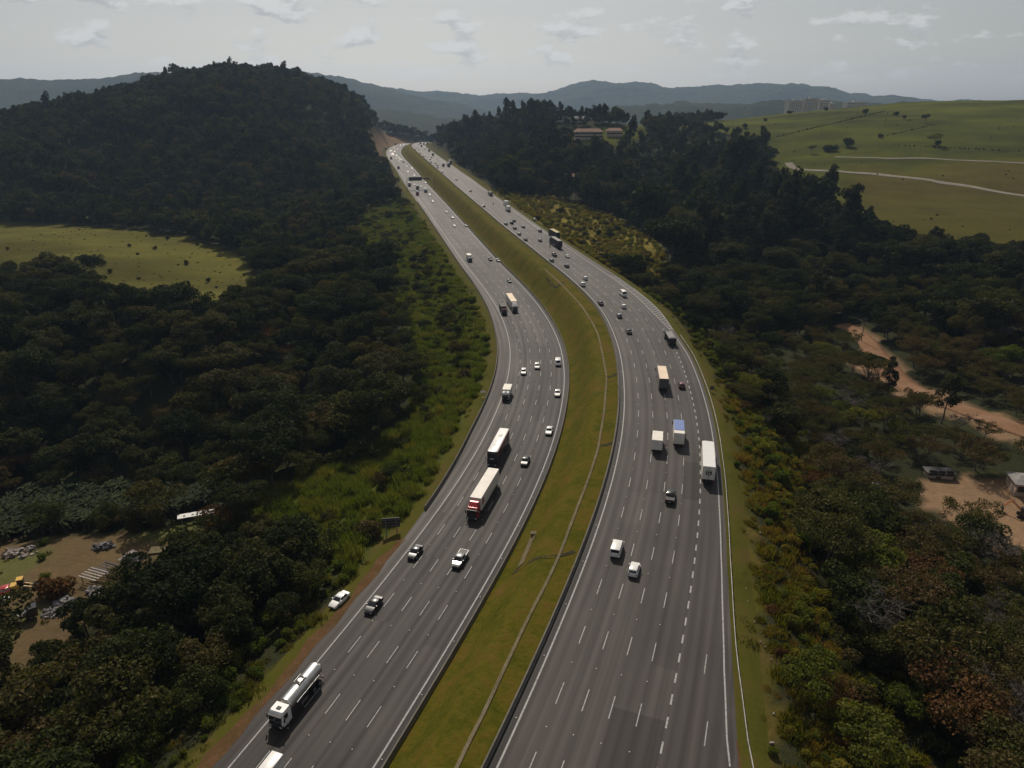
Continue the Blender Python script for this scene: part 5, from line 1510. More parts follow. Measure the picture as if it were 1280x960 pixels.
for kind, x, y, od in far_list([('sedan:grey', 518, 219), ('hatch:white', 509.8, 214.7), ('sedan:grey', 515, 210.4), ('sedan:dark', 508.5, 207.7), ('box_far', 498, 209.3), ('van:dark', 504, 202.5), ('sedan:dark', 499, 201.6), ('hatch:white', 501.6, 199.3), ('hatch:white', 498.6, 197.6),
                                  ('hatch:white', 495.2, 197.8), ('box_far', 488.8, 197.6), ('sedan:grey', 496, 194.4), ('sedan:dark', 491, 192.6), ('hatch:white', 493.4, 189.5), ('sedan:dark', 489, 188.3), ('hatch:white', 496.5, 186.3), ('hatch:white', 493, 185.2), ('box_far', 482.6, 185.7), ('hatch:white', 501, 181.4), ('hatch:white', 505, 181.0), ('box_far', 494.6, 180.0)]):
    nm = {'sedan:grey': 'tiny grey car', 'hatch:white': 'tiny white car', 'sedan:dark': 'tiny dark car', 'box_far': 'tiny dark truck', 'van:dark': 'tiny dark van'}[kind]
    V(kind, x, y, 'L', od + ' ' + nm + ' down from the crest in the oncoming queue', nm + 's far up the oncoming lanes', 'truck' if 'box' in kind else ('van' if 'van' in kind else 'car'))
# outbound carriageway, near to far
V('van:white', 771, 684.5, 'R', 'white minivan driving away in the inner lanes', OUT, 'van', lift=.95)
V('hatch:white', 792.8, 711, 'R', 'white hatchback nearest the camera in the outbound lanes', OUT, 'car')
V('pickup:black', 838, 620, 'R', 'black pickup alone behind the three big white trucks', OUT, 'pickup')
V('semi_white', 884.5, 575, 'R', 'white semi trailer in the merge lane by the guardrail', OUT, 'truck')
V('box_blue', 848, 541, 'R', 'truck with blue tarpaulin over a white body', OUT, 'truck')
V('box_white', 821.6, 551, 'R', 'white box truck beside the blue-tarped truck', OUT, 'truck')
V('semi_creambox', 827.5, 472, 'R', 'box truck with a plain cream roof beside a red car', OUT, 'truck')
V('hatch:maroon', 852, 481, 'R', 'red car beside the cream-roofed box truck', OUT, 'car')
V('dump', 837.5, 422, 'R', 'grey-tarped dump truck beside the hatched road edge', OUT, 'truck')
V('sedan:black', 786, 413.8, 'R', 'black car lowest of the cars before the hatched edge', OUT, 'car')
V('hatch:silver', 774, 394.3, 'R', 'silver car between the black car and the white car', OUT, 'car')
V('hatch:white', 779.3, 382.7, 'R', 'white car just behind the white van', OUT, 'car')
V('cargo_van:white', 778.5, 366.3, 'R', 'white cargo van in the outer lane after the bend', OUT, 'van', lift=1.1)
V('sedan:black', 750.8, 378.6, 'R', 'black car near the median barrier after the bend', OUT, 'car')
V('suv:white', 728, 354.9, 'R', 'white SUV near the median barrier', OUT, 'car', lift=.8)
V('hatch:white', 731.4, 347.5, 'R', 'white car just ahead of the white SUV', OUT, 'car')
V('sedan:dark', 708.5, 332.2, 'R', 'dark car following the dark pickup', OUT, 'car')
V('hatch:silver', 689.5, 325.2, 'R', 'small silver car tight against the median barrier', OUT, 'car')
V('pickup:dark', 692.7, 318.3, 'R', 'dark pickup behind the dark tarped semi', OUT, 'pickup')
V('sedan:white', 709, 320, 'R', 'white car below the dark tarped semi', OUT, 'car')
V('semi_dark', 694.5, 303, 'R', 'dark grey-tarped semi truck in the outer lane', OUT, 'truck')
V('semi_yellow', 692.5, 292.5, 'R', 'yellow-tarped truck directly ahead of the dark semi', OUT, 'truck')
for x, y, lb in ((687.5, 307, 'beside the dark tarped semi'), (616.5, 254.8, 'alone beside the white trucks')):
    mo = V('motorcycle', x, y, 'R', 'motorcycle ' + lb, OUT, 'motorcycle')
    r = make_rider(M_CLOTH); r.location = mo.location; r.rotation_euler = mo.rotation_euler
    tag(r, 'person in dark clothes and helmet riding the motorcycle ' + lb, 'person', 'motorcycle riders')
V('sedan:grey', 675, 300, 'R', 'grey car abreast of the dark tarped semi', OUT, 'car')
V('sedan:dark', 675, 288.4, 'R', 'dark car ahead of the yellow-tarped truck', OUT, 'car')
V('sedan:black', 657, 299.2, 'R', 'black car lowest of the bunch along the median barrier', OUT, 'car')
V('hatch:silver', 649, 292.3, 'R', 'silver car in the bunch along the median barrier', OUT, 'car')
V('sedan:dark', 643.5, 285, 'R', 'dark car just above the silver car by the barrier', OUT, 'car')
V('sedan:grey', 654, 283.2, 'R', 'dark grey car in the middle lane of the bunch', OUT, 'car')
V('sedan:black', 642.6, 275.6, 'R', 'black car leading the bunch in the middle lane', OUT, 'car')
V('suv:dark', 639.6, 278.5, 'R', 'dark SUV second in the bunch', OUT, 'car')
V('sedan:black', 632.4, 279.6, 'R', 'black car nearest the median at the head of the bunch', OUT, 'car')
V('pickup:silver', 668.5, 274.3, 'R', 'silver pickup stopped on the outer shoulder', OUT, 'pickup')
V('box_farwhite', 635, 260.6, 'R', 'white box truck, rear one of the white pair', OUT, 'truck')
V('box_farwhite', 632.5, 254, 'R', 'white truck, front one of the white pair', OUT, 'truck')
V('small_tanker', 613, 241.5, 'R', 'grey tanker truck in the outer lane up the straight', OUT, 'truck')
V('sedan:black', 604.5, 257.3, 'R', 'black car by the barrier level with the white trucks', OUT, 'car')
V('sedan:maroon', 588, 238.5, 'R', 'maroon car alone on the straight', OUT, 'car')
V('hatch:white', 570.6, 224.3, 'R', 'white car alone high on the straight', OUT, 'car')
for kind, x, y, od in far_list([('sedan:grey', 553, 214.7), ('sedan:dark', 547, 209.6), ('sedan:dark', 546.6, 206.8), ('semi_far', 560.5, 205.8), ('box_far', 554, 206.2), ('semi_far', 562.5, 202.5), ('sedan:grey', 544.2, 203.8), ('sedan:dark', 538.8, 202.8), ('sedan:dark', 537.8, 199.4), ('sedan:dark', 539.5, 196.5),
                                  ('box_far', 541, 193), ('sedan:dark', 529.6, 195.4), ('sedan:dark', 525.3, 191.9), ('box_far', 536.4, 187.9), ('sedan:grey', 531.5, 186), ('sedan:dark', 523.4, 187.1), ('sedan:grey', 520.8, 184.7), ('sedan:dark', 519, 186.7), ('sedan:dark', 517.6, 183.6), ('box_far', 526.8, 182.4), ('box_far', 529.8, 180), ('sedan:dark', 523.4, 180.4), ('box_far', 525.6, 178.9), ('box_far', 534.5, 179)]):
    nm = {'sedan:grey': 'tiny grey car', 'sedan:dark': 'tiny dark car', 'box_far': 'tiny dark truck', 'semi_far': 'tiny dark semi truck'}[kind]
    V(kind, x, y, 'R', od + ' ' + nm + ' down from the crest in the outbound lanes', nm + 's far up the outbound lanes', 'truck' if ('box' in kind or 'semi' in kind) else 'car')
# car parked off the road
p = pix_road(424, 748, zL, .6)
gz = float(land([p[0]], [p[1]])[0])
i_ = nearest(CL, [p[0]], [p[1]])[1][0]
V('sedan:white', 0, 0, 'L', 'white car parked on the grass verge beside the oncoming lanes', 'parked vehicles', 'car', rotate=math.atan2(CL.t[i_, 1], CL.t[i_, 0]) + math.pi - .12, ground=(p[0], p[1], max(gz, -0.3) + .05))

# ------------------------------------------------------------------ roadside things, yards, houses
def pix_land(px, py, hint=None):
    """first point where a photo pixel's ray meets the land"""
    d = np.array(ray(px, py))
    t = np.linspace(60, 1700, 1400) / d[1]
    P = d[None] * t[:, None]; P[:, 2] += CAMZ
    h = grid_z(P[:, 0], P[:, 1])
    k = np.nonzero(P[:, 2] < h)[0]
    i = k[0] if len(k) else -1
    return P[i, 0], P[i, 1], h[i]
def put_at(root, p, rz=0.0, sink=0.0):
    root.location = (p[0], p[1], p[2] - sink); root.rotation_euler = (0, 0, rz)
    return root
M_SIGN = plain('sign_back', (0.030, 0.030, 0.032), 0.6)
M_SIGNFACE = plain('sign_face', (0.05, 0.16, 0.08), 0.5)
M_STEEL = plain('painted_steel', (0.20, 0.20, 0.20), 0.5, 0.5, dirt=0.25)
M_WOODP = plain('pole_timber', (0.075, 0.060, 0.048), 0.9, dirt=0.3, scale=4)
M_WALL = plain('plaster_wall', (0.42, 0.33, 0.26), 0.9, dirt=0.2, scale=.4)
M_WALLW = plain('white_wall', (0.55, 0.53, 0.50), 0.9, dirt=0.2, scale=.4)
M_ROOF = plain('clay_roof', (0.24, 0.13, 0.085), 0.9, dirt=0.3, scale=.6)
M_ROOFG = plain('cement_roof', (0.22, 0.21, 0.20), 0.9, dirt=0.3, scale=.6)
M_WIN = plain('window_glass', (0.02, 0.025, 0.03), 0.15)
M_BLOCK = plain('apartment_render', (0.55, 0.50, 0.46), 0.9, dirt=0.1, scale=.1)
M_DIRT = ground_mat('track_dirt', [(0.28, (0.13, 0.070, 0.040)), (0.5, (0.21, 0.120, 0.072)), (0.75, (0.29, 0.19, 0.125))], scale=0.12, fine=1.4, bump=0.5, mixfine=0.4, bdist=0.1)
M_PALE = ground_mat('pale_gravel_road', [(0.28, (0.13, 0.115, 0.09)), (0.7, (0.26, 0.235, 0.195))], scale=0.1, fine=1.0, bump=0.2, mixfine=0.4, bdist=0.05)

# overhead sign gantry
sg, og = s_at_pixel(CL, 543, 236)
x0, y0, z0, a0 = on_curve(CL, sg, 3.2)
g = empty('sign_gantry', (x0, y0, z0), a0 - math.pi / 2)          # local x across the road to the right
span = 3.2 + 22.6
for x in (0, -span):
    MB().box(x - .22, x + .22, -.22, .22, -1.5, 10.2).build('post', M_STEEL, g)
for z in (9.0, 10.0):
    MB().box(-span, 0, -.12, .12, z, z + .16).build('beam', M_STEEL, g)
tb = MB()
for k in range(14):
    xa, xb = -span * k / 14, -span * (k + 1) / 14
    tb.tube((xa, 0, 9.1 if k % 2 else 10.1), (xb, 0, 10.1 if k % 2 else 9.1), .06, n=4)
tag(tb.build('lattice', M_STEEL, g), kind='stuff')
MB().box(-24.0, -11.6, -.55, -.13, 7.9, 11.3).build('message_panel', M_SIGN, g)
MB().box(-11.2, -4.2, -.4, -.13, 9.0, 10.3).build('small_panel', M_SIGN, g)
tag(g, 'steel sign gantry with dark message panel spanning the oncoming lanes', 'gantry')

# roadside billboard
p = pix_land(490, 669); z = p[2]
b = put_at(empty('billboard'), p, .12)
for x in (-1.1, 1.1): MB().box(x - .09, x + .09, -.09, .09, -.5, 3.6).build('post', M_STEEL, b)
MB().box(-1.8, 1.8, -.06, .06, 1.7, 3.9).build('panel', M_SIGN, b)
for z_ in (2.1, 2.8, 3.5): MB().box(-1.75, 1.75, -.13, -.062, z_ - .04, z_ + .04).build('brace', M_STEEL, b)
tag(b, 'dark roadside billboard on two posts at the barrier end', 'billboard')
CLEAR.append((p[0], p[1], 3.0))
# emergency call post and small signs
def post_sign(px, py, w, h, zt, label, name='road_sign', cat='sign', tilt=0):
    p = pix_land(px, py)
    r = put_at(empty(name), p)
    MB().tube((0, 0, -.5), (0, 0, zt), .06).build('post', M_STEEL, r)
    if tilt: MB().quad((-w / 2, -.35, zt - .1), (w / 2, -.35, zt - .1), (w / 2, .4, zt + .25), (-w / 2, .4, zt + .25), .05).build('solar_panel', M_SIGN, r)
    else: MB().box(-w / 2, w / 2, -.03, .03, zt - h, zt).build('panel', M_SIGN, r)
    if tilt: MB().box(-.22, .22, -.16, .16, .9, 1.6).build('call_box', PAINT['yellow'], r)
    tag(r, label, cat); CLEAR.append((p[0], p[1], 2.0))
post_sign(604, 503, 1.5, 1, 3.2, 'call post with solar panel behind the outer barrier', 'call_post', 'call post', 1)
post_sign(889, 494, 1.0, 1.1, 2.4, 'small dark sign on the verge beyond the guardrail')
# timber power poles with cross arms
def pole(px, py, H, label, rz=.3):
    p = pix_land(px, py)
    r = put_at(empty('power_pole'), p, rz)
    MB().tube((0, 0, -1), (0, 0, H), .17, .12, 8).build('shaft', M_WOODP, r, 60)
    MB().box(-1.1, 1.1, -.07, .07, H - .75, H - .58).build('cross_arm', M_WOODP, r)
    for x in (-.95, 0, .95): MB().tube((x, 0, H - .58), (x, 0, H - .34), .06, .04, 6).build('insulator', M_ALU, r)
    tag(r, label, 'pole', 'timber power poles'); CLEAR.append((p[0], p[1], 2.0))
pole(749, 327, 10.5, 'timber power pole on the shoulder beside the yellow scrub, farther of two')
pole(801, 347, 14.0, 'tall timber power pole at the end of the yellow scrub, nearer of two')
pole(1076, 428, 10.0, 'power pole with cross arm standing beside the dirt track', 0.1)
pole(1106, 158, 15, 'power pole on the pasture near the thin leafy tree')
pole(1026, 172, 14, 'power pole on the pasture above the bush pair')
pole(1071, 146, 12, 'power pole on the pasture crest near the brick-red soil')
pole(1280, 196, 14, 'power pole at the end of the upper pasture track')

# tracks
def track(pts, w, mat, label, name='track'):
    P = [pix_land(*p) for p in pts]
    o = drape(P, w, lambda x, y: grid_z(x, y), mat, name, None, .22, 4.0)
    tag(o, label, kind='structure')
track([(985, 203), (992, 211), (1010, 213), (1035, 213.5), (1060, 216), (1110, 219.5), (1150, 224), (1200, 231.5), (1280, 245), (1400, 266)], 7.5, M_PALE, 'pale gravel road curving below the pasture')
track([(1040, 196.5), (1075, 197.5), (1130, 198.5), (1200, 200.5), (1280, 204.5), (1400, 209)], 3.6, M_PALE, 'narrow pale track across the pasture')
track([(1052, 404), (1068, 412), (1082, 425), (1092, 442), (1106, 460), (1128, 480), (1160, 497), (1200, 512), (1240, 527), (1290, 545), (1400, 585)], lambda t: np.interp(t, [0, .25, .4, .6, 1], [4.0, 7.5, 10.0, 8.0, 7.5]), M_DIRT, 'reddish dirt track winding between the trees')
for q in ((1060,408),(1075,418),(1088,434),(1100,452),(1118,472),(1145,490),(1180,505),(1220,520),(1265,536)):
    p = pix_land(*q); CLEAR.append((p[0], p[1], 6.5)); CLEAR.append((p[0] * .96, p[1] * .96 - 2, 4.5))
for q in ((1165,620),(1185,625),(1205,635),(1230,650),(1250,665),(1275,685),(1215,615),(1245,625),(1275,640),(1275,665)):
    p = pix_land(*q); CLEAR.append((p[0], p[1], 4.5))

# houses
def house(px, py, L, W, h, roof, wall, label, rz=0.0, nwin=4, storeys=1, hip=.25, wing=None, rise=.28):
    p = pix_land(px, py)
    r = put_at(empty('house'), p, rz)
    MB().box(-L / 2, L / 2, -W / 2, W / 2, -2, h).build('wall', wall, r)
    e = .5
    rb = [(-L / 2 - e, -W / 2 - e, h + .01), (L / 2 + e, -W / 2 - e, h + .01), (L / 2 + e, W / 2 + e, h + .01), (-L / 2 - e, W / 2 + e, h + .01)]
    hr = W * rise
    rt = [(-L / 2 + W * hip, -.06, h + hr), (L / 2 - W * hip, -.06, h + hr), (L / 2 - W * hip, .06, h + hr), (-L / 2 + W * hip, .06, h + hr)]
    MB().loft([rb, rt]).build('roof', roof, r)
    for s_ in range(storeys):
        z1 = h / storeys * s_ + .9
        for k in range(nwin):
            x = -L / 2 + L * (k + .5) / nwin
            w = min(1.6, L / nwin * .45)
            o = MB().box(x - w, x + w, -W / 2 - .05, -W / 2 + .02, z1, z1 + 1.5).build('window', M_WIN, r)
            MB().box(x - w - .1, x + w + .1, -W / 2 - .12, -W / 2 + .01, z1 - .14, z1 - .02).build('sill', wall, o)
    MB().box(-L * .08 - .6, -L * .08 + .6, -W / 2 - .06, -W / 2 + .03, 0, 2.1).build('door', M_WOODP, r)
    tag(r, label, 'house'); CLEAR.append((p[0], p[1], max(L, W) * .75))
    return r
for _q in ((720, 172), (735, 172), (752, 171), (768, 169), (780, 168)):
    _p = pix_land(*_q)
    for _k in (.98, .955, .93, .90): CLEAR.append((_p[0] * _k, _p[1] * _k, 9))
_p = pix_land(714, 226)
for _k in (.975, .95, .92): CLEAR.append((_p[0] * _k, _p[1] * _k, 10))
house(735, 172.5, 30, 11, 6.5, M_ROOF, M_WALL, 'long two-storey house with terracotta roof above the woods', .03, 9, 2)
house(768, 168.5, 17, 10, 4.2, M_ROOF, M_WALL, 'low orange-roofed wing house beside the long house', -.1, 5)
house(714, 226, 20, 9, 4.0, M_ROOF, M_WALLW, 'orange-roofed house half hidden in the woods by the highway', .5, 4)
for k, (hx, hy, L) in enumerate([(697, 151.5, 14), (722, 152, 16), (750, 150.5, 11), (766, 152.5, 10), (795, 153.8, 12), (808, 154, 14)]):
    house(hx, hy, L, 8, 3.6, M_ROOFG if k % 2 else M_ROOF, M_WALLW, ['small pale house farthest toward the tall ridge trees', 'white house above the long terracotta-roofed house', 'small house between the white house and the fence trees', 'small orange-roofed house on the skyline behind the wing house', 'pale house on the skyline beside the pasture', 'white house at the pasture edge on the skyline'][k], .2 * (k % 3) - .2, 3)
h_ = house(1284, 616, 8, 6, 3.0, M_ROOFG, M_WALL, 'grey-roofed shed at the picture edge by the dirt yard', -.25, 2, rise=.16)
h_ = house(1172, 597, 6, 2.6, 1.8, M_SIGN, M_WALL, 'low dark-roofed shed behind the dirt yard', -.12, 3, rise=.08)
# apartment blocks on the skyline
def block(px, pytop, pybot, wpx, Y, label, n):
    xb, yb, zb = at_depth(px, pybot + 6, Y); _, _, zt = at_depth(px, pytop, Y)
    w = wpx * Y / FPX * 1.04
    r = put_at(empty('apartment_block'), (xb, yb, zb), .15)
    h = zt - zb
    MB().box(-w / 2, w / 2, -8, 8, -30, h).build('wall', M_BLOCK, r)
    MB().box(-w / 2 - .3, w / 2 + .3, -8.3, 8.3, h + .01, h + .8).build('parapet', M_WALLW, r)
    MB().box(-w * .12, w * .12, -3, 3, h + .81, h + 3.2).build('water_tank_room', M_WALLW, r)
    for k in range(n):
        x = -w / 2 + w * (k + .5) / n
        for f_ in range(max(2, int((h - 3) / 3))):
            MB().box(x - w / n * .22, x + w / n * .22, -8.06, -7.9, h - 2.6 - 3 * f_, h - 1.2 - 3 * f_).build('window', M_WIN, r)
    tag(r, label, 'building', 'apartment blocks beyond the pasture')
block(990, 126, 136, 15, 1350, 'pale apartment block standing apart, nearest the blue ridge', 6)
block(1010, 123.5, 136, 15, 1360, 'tallest pale apartment block on the skyline', 6)
block(1026, 125.5, 135, 11, 1380, 'apartment block joined beside the tallest one', 5)
block(1038, 129.5, 134, 9, 1400, 'low pale block at the end of the apartment row', 4)
block(1067, 128, 133, 24, 1420, 'long low apartment block nearest the pasture crest', 9)

# ---- scrap yard on the near side of the grove
def yard(px, py): return pix_land(px, py)
p = yard(8, 742); V('pickup:red', 0, 0, 'L', 'red pickup parked in the scrap yard', 'parked vehicles', 'pickup', rotate=.5, ground=p)
p = yard(0, 758); V('hatch:white', 0, 0, 'L', 'white car cut off by the frame in the scrap yard', 'parked vehicles', 'car', rotate=.5, ground=p)
p = yard(1097, 612); V('hatch:white', 0, 0, 'R', 'white car among the trees near the dirt yard', 'parked vehicles', 'car', rotate=.3, ground=p)
# yellow wheel loader
p = yard(27, 741)
r = put_at(empty('wheel_loader'), p, .4)
MB().rbox(-1.6, .2, -.8, .8, .8, 1.7, .1).build('engine_cover', PAINT['yellow'], r)
MB().rbox(-.2, .9, -.65, .65, 1.2, 2.7, .1).build('cab', M_GLASS, r)
MB().box(-.25, .95, -.7, .7, 2.7, 2.82).build('cab_roof', PAINT['yellow'], r)
for s in (-1, 1): MB().loft([[(.8, s * .55 - .08, 1.0), (.8, s * .55 + .08, 1.0), (.8, s * .55 + .08, 1.3), (.8, s * .55 - .08, 1.3)], [(2.3, s * .55 - .08, .35), (2.3, s * .55 + .08, .35), (2.3, s * .55 + .08, .6), (2.3, s * .55 - .08, .6)]]).build('lift_arm', PAINT['yellow'], r)
MB().loft([[(2.2, -1.1, .15), (3.0, -1.1, .1), (2.3, -1.1, .9)], [(2.2, 1.1, .15), (3.0, 1.1, .1), (2.3, 1.1, .9)]]).build('bucket', M_CHASSIS, r)
for x in (-1.1, 1.0):
    for s in (-1, 1): wheel(r, x, s * .85, .6, .4)
tag(r, 'small yellow wheel loader beside the red pickup', 'loader'); CLEAR.append((p[0], p[1], 4))
# flatbed truck
p = yard(10, 785)
r = put_at(empty('flatbed_truck'), p, .62 + math.pi)
add_cab(r, -5.2, 'dark', 2, 2.4, 1.1, 1.9, False)
MB().box(-3.2, 4.6, -1.15, 1.15, .95, 1.1).build('bed', M_ROOFG, r)
for s in (-1, 1): MB().box(-3.2, 4.6, s * 1.15 - .04, s * 1.15 + .04, 1.1, 1.55).build('side_board', M_WOODP, r)
MB().box(-3.2, 4.5, -.4, .4, .6, .94).build('chassis', M_CHASSIS, r)
add_axles(r, (3.0, -4.0), 1.0, .46)
tag(r, 'flatbed truck with grey bed parked in the scrap yard', 'truck'); CLEAR.append((p[0], p[1], 5))
# orange digger by the far yard
p = yard(1281, 648)
r = put_at(empty('excavator'), p, 2.6)
for s in (-1, 1): MB().rbox(-1.7, 1.7, s * 1.0 - .28, s * 1.0 + .28, 0, .75, .2).build('crawler', M_BLACKP, r)
MB().rbox(-1.8, .6, -1.2, 1.2, .85, 1.9, .12).build('house_body', PAINT['orange'], r)
MB().rbox(-.1, 1.3, .1, 1.15, .9, 2.7, .1).build('cab', M_GLASS, r)
MB().tube((.9, -.3, 1.4), (3.2, -.3, 3.4), .24, .2, 4).build('boom', PAINT['orange'], r)
MB().tube((3.2, -.3, 3.4), (4.6, -.3, 1.4), .18, .14, 4).build('arm', PAINT['orange'], r)
MB().loft([[(4.3, -.8, 1.3), (5.0, -.8, 1.2), (4.4, -.8, .4)], [(4.3, .2, 1.3), (5.0, .2, 1.2), (4.4, .2, .4)]]).build('bucket', M_CHASSIS, r)
tag(r, 'orange excavator at the picture edge by the dirt yard', 'excavator'); CLEAR.append((p[0], p[1], 4))
# heaps of scrap: jumbled sacks, sheets and boards, one mass each
SC = [plain('scrap_%d' % k, c, .8, dirt=.3) for k, c in enumerate([(0.30, 0.27, 0.25), (0.09, 0.07, 0.08), (0.14, 0.10, 0.075), (0.17, 0.165, 0.17), (0.06, 0.052, 0.05)])]
def heap(px, py, R_, H_, n, label, seed, mats):
    p = yard(px, py)
    R = np.random.default_rng(seed)
    r = put_at(empty('scrap_heap'), p)
    parts = [MB() for _ in mats]
    for k in range(n):
        a = R.random() * 6.28; q = R_ * math.sqrt(R.random()); zz = H_ * max(0, 1 - (q / R_) ** 1.4) * R.random()
        c = Vector((math.cos(a) * q, math.sin(a) * q * .7, zz + .15))
        s = .2 + .35 * R.random()
        m = Matrix.Rotation(R.random() * 3, 3, 'Z') @ Matrix.Rotation(R.normal() * .5, 3, 'X') @ Matrix.Rotation(R.normal() * .5, 3, 'Y')
        dx, dy, dz = s * (1 + R.random()), s * (.6 + .5 * R.random()), s * (.2 + .4 * R.random())
        vs = [c + m @ Vector((x * dx, y * dy, z * dz * (.8 if x * y > 0 else 1.1))) for z in (-1, 1) for x, y in ((-1, -1), (1, -1), (1, 1), (-1, 1))]
        parts[k % len(mats)].add(vs, [(3, 2, 1, 0), (4, 5, 6, 7), (0, 1, 5, 4), (1, 2, 6, 5), (2, 3, 7, 6), (3, 0, 4, 7)])
    for mb_, mt in zip(parts, mats): tag(mb_.build('scrap', mt, r), kind='stuff')
    tag(r, label, 'heap', 'scrap heaps in the yard'); CLEAR.append((p[0], p[1], R_ * .8))
heap(168, 699, 2.6, 1.9, 90, 'tall heap of pale sacks in the middle of the yard', 1, SC[:3])
heap(130, 688, 2.2, 1.0, 50, 'dark low heap in front of the banana grove', 2, [SC[1], SC[4], SC[3]])
heap(26, 692, 3.6, .7, 70, 'spread of pale rubble near the grove edge', 3, [SC[0], SC[2]])
heap(82, 757, 1.8, 1.0, 40, 'white scrap pile beside the rust-leafed tree', 4, [SC[0], SC[3]])
heap(68, 771, 1.8, .8, 36, 'small white scrap pile near the flatbed truck', 5, [SC[0], SC[3]])
heap(118, 741, 1.6, .4, 20, 'flat white sheets beside the bare rafters', 6, [SC[0]])
for hx, hy in ((95, 735), (60, 712), (110, 700), (200, 690), (150, 712), (45, 760), (30, 800)):
    p = yard(hx, hy); CLEAR.append((p[0], p[1], 4.0))
# bare rafters of a roofless shed, pale and dark frames
for (rx, ry, mt, lb) in ((120, 730, SC[0], 'roofless shed frame with pale rafters'), (137, 722, SC[4], 'dark rafter frame beside the pale one')):
    p = yard(rx, ry)
    r = put_at(empty('shed_frame'), p, -.35)
    for x in (-1.9, 1.9):
        for y in (-1.3, 1.3): MB().box(x - .06, x + .06, y - .06, y + .06, -.2, 1.7).build('post', M_WOODP, r)
    for y in (-1.3, 1.3): MB().box(-2.1, 2.1, y - .06, y + .06, 1.702, 1.82).build('wall_plate', M_WOODP, r)
    for k in range(5):
        y = -1.5 + k * .75
        MB().quad((-2.4, y - .14, 1.95), (2.4, y - .14, 1.95), (2.4, y + .14, 1.95), (-2.4, y + .14, 1.95), .05).build('rafter', mt, r)
    tag(r, lb, 'shed frame'); CLEAR.append((p[0], p[1], 3))
# long white roof panel at the grove edge
p = yard(247, 652)
r = put_at(empty('awning'), (p[0], p[1], p[2]), .36)
for x in (-3.4, 0, 3.4):
    for y in (-.5, .5): MB().box(x - .05, x + .05, y - .05, y + .05, -.3, 1.9).build('post', M_STEEL, r)
pn = MB().quad((-4.2, -.85, 1.9), (4.2, -.85, 1.9), (4.2, .85, 2.1), (-4.2, .85, 2.1), .05).build('roof_sheet', PAINT['white'], r)
for k in range(4): MB().box(-2.9 + k * 1.9, -2.4 + k * 1.9, -.3, .1, 2.06, 2.13).build('stain_patch', SC[3], pn)
tag(r, 'long white awning at the end of the banana grove', 'awning'); CLEAR.append((p[0], p[1], 5.5))
for q in ((215, 668), (262, 645)):
    p2 = yard(*q); CLEAR.append((p2[0], p2[1], 3))
p = yard(213, 690)
r = MB().box(-4.2, 4.2, -1.3, 1.3, -.3, .5).build('foundation_slab', M_CONC_PALE); put_at(r, p, .2)
tag(r, 'low pale concrete base beside the sack heap', 'slab'); CLEAR.append((p[0], p[1], 4.5))
# verge litter
lit = MB()
for k in range(26):
    s_ = CR.s[idx_at(CR, 40)] + random.random() * 90
    Y = on_curve(CR, s_, 0)[1]
    x, y, z, a = on_curve(CR, s_, float(edgeR(Y)) + 2.5 + random.random() * 4)
    z = float(land([x], [y])[0])
    s2 = .06 + random.random() * .12
    lit.box(x - s2, x + s2, y - s2 * .7, y + s2 * .7, z + .05, z + .28)
tag(lit.build('litter', SC[0]), 'white litter scattered on the grass beyond the guardrail', kind='stuff')

# ---- trees standing alone
def lone(kind, px, py, sc, label, variant=0, group='single trees on the open pasture'):
    p = pix_land(px, py)
    LONE.append((kind, (p[0], p[1], p[2], sc), label, variant, group))
LONE = []
lone('dark_shrub', 1060, 183, 3.6, 'big dark round bush on the pasture'); lone('dark_shrub', 1033, 190, 3.0, 'wide leafy bush beside the dark round one on the pasture')
lone('dry', 1015, 192, 1.0, 'thin bare-branched tree on the pasture below the power pole', 1); lone('dark_shrub', 1042, 189, 2.4, 'low bush between the wide leafy one and the round one', 1)
lone('bright', 1168, 181, 1.9, 'lone light-green leafy tree on the pasture terrace'); lone('dark_shrub', 1171, 182, 1.9, 'dark bush at the foot of the light-green pasture tree')
lone('broad', 1156, 154, .9, 'round dark tree on the upper pasture', 1); lone('mixed', 986, 146, .9, 'round tree on the crest below the apartment blocks', 1)
lone('dark_shrub', 1099, 172, 1.6, 'small dark bush at the end of the pasture ditch'); lone('dark_shrub', 1121, 145, 2.0, 'upper small bush near the pasture crest'); lone('dark_shrub', 1131, 148, 1.7, 'small bush just below the crest bush')
lone('dark_shrub', 1033, 138.5, 2.2, 'dark bush on the crest near the low apartment block'); lone('dark_shrub', 1082, 142, 2.4, 'dark bush beside the crest power pole'); lone('dark_shrub', 932, 160, 2.0, 'small bush on the lower pasture slope'); lone('dark_shrub', 957, 152, 1.6, 'tiny bush on the middle pasture slope')
lone('tall', 1176, 530, .78, 'tall dark tree standing at the bend of the dirt track', 1, 'trees by the dirt track'); lone('tall', 1108, 500, .62, 'slender tree beside the dirt track', 2, 'trees by the dirt track')
lone('bare', 1085, 815, 1.35, 'tall leafless tree leaning out of the thicket', 0, 'leafless trees on the bank'); lone('bare', 1240, 935, 1.5, 'large leafless tree at the bottom corner of the picture', 1, 'leafless trees on the bank')
lone('rust_shrub', 66, 748, 1.9, 'rust-brown bush inside the scrap yard', 0, 'yard bushes'); lone('rust_shrub', 80, 742, 1.5, 'smaller rust-brown bush beside the shed frame', 1, 'yard bushes'); lone('bright', 1075, 960, 1.2, 'bright light-green tree at the bottom edge below the guardrail', 1, 'bright trees'); lone('bright', 1010, 872, 1.0, 'yellow-green tree on the bank beside the bend of the guardrail', 0, 'bright trees')
lone('bright', 1052, 540, 1.0, 'bright light-green tree in the thicket beyond the semi trailer', 0, 'bright trees')
lone('big', 118, 352, .95, 'broad dark tree standing in front of the yellow field', 0, 'field trees')

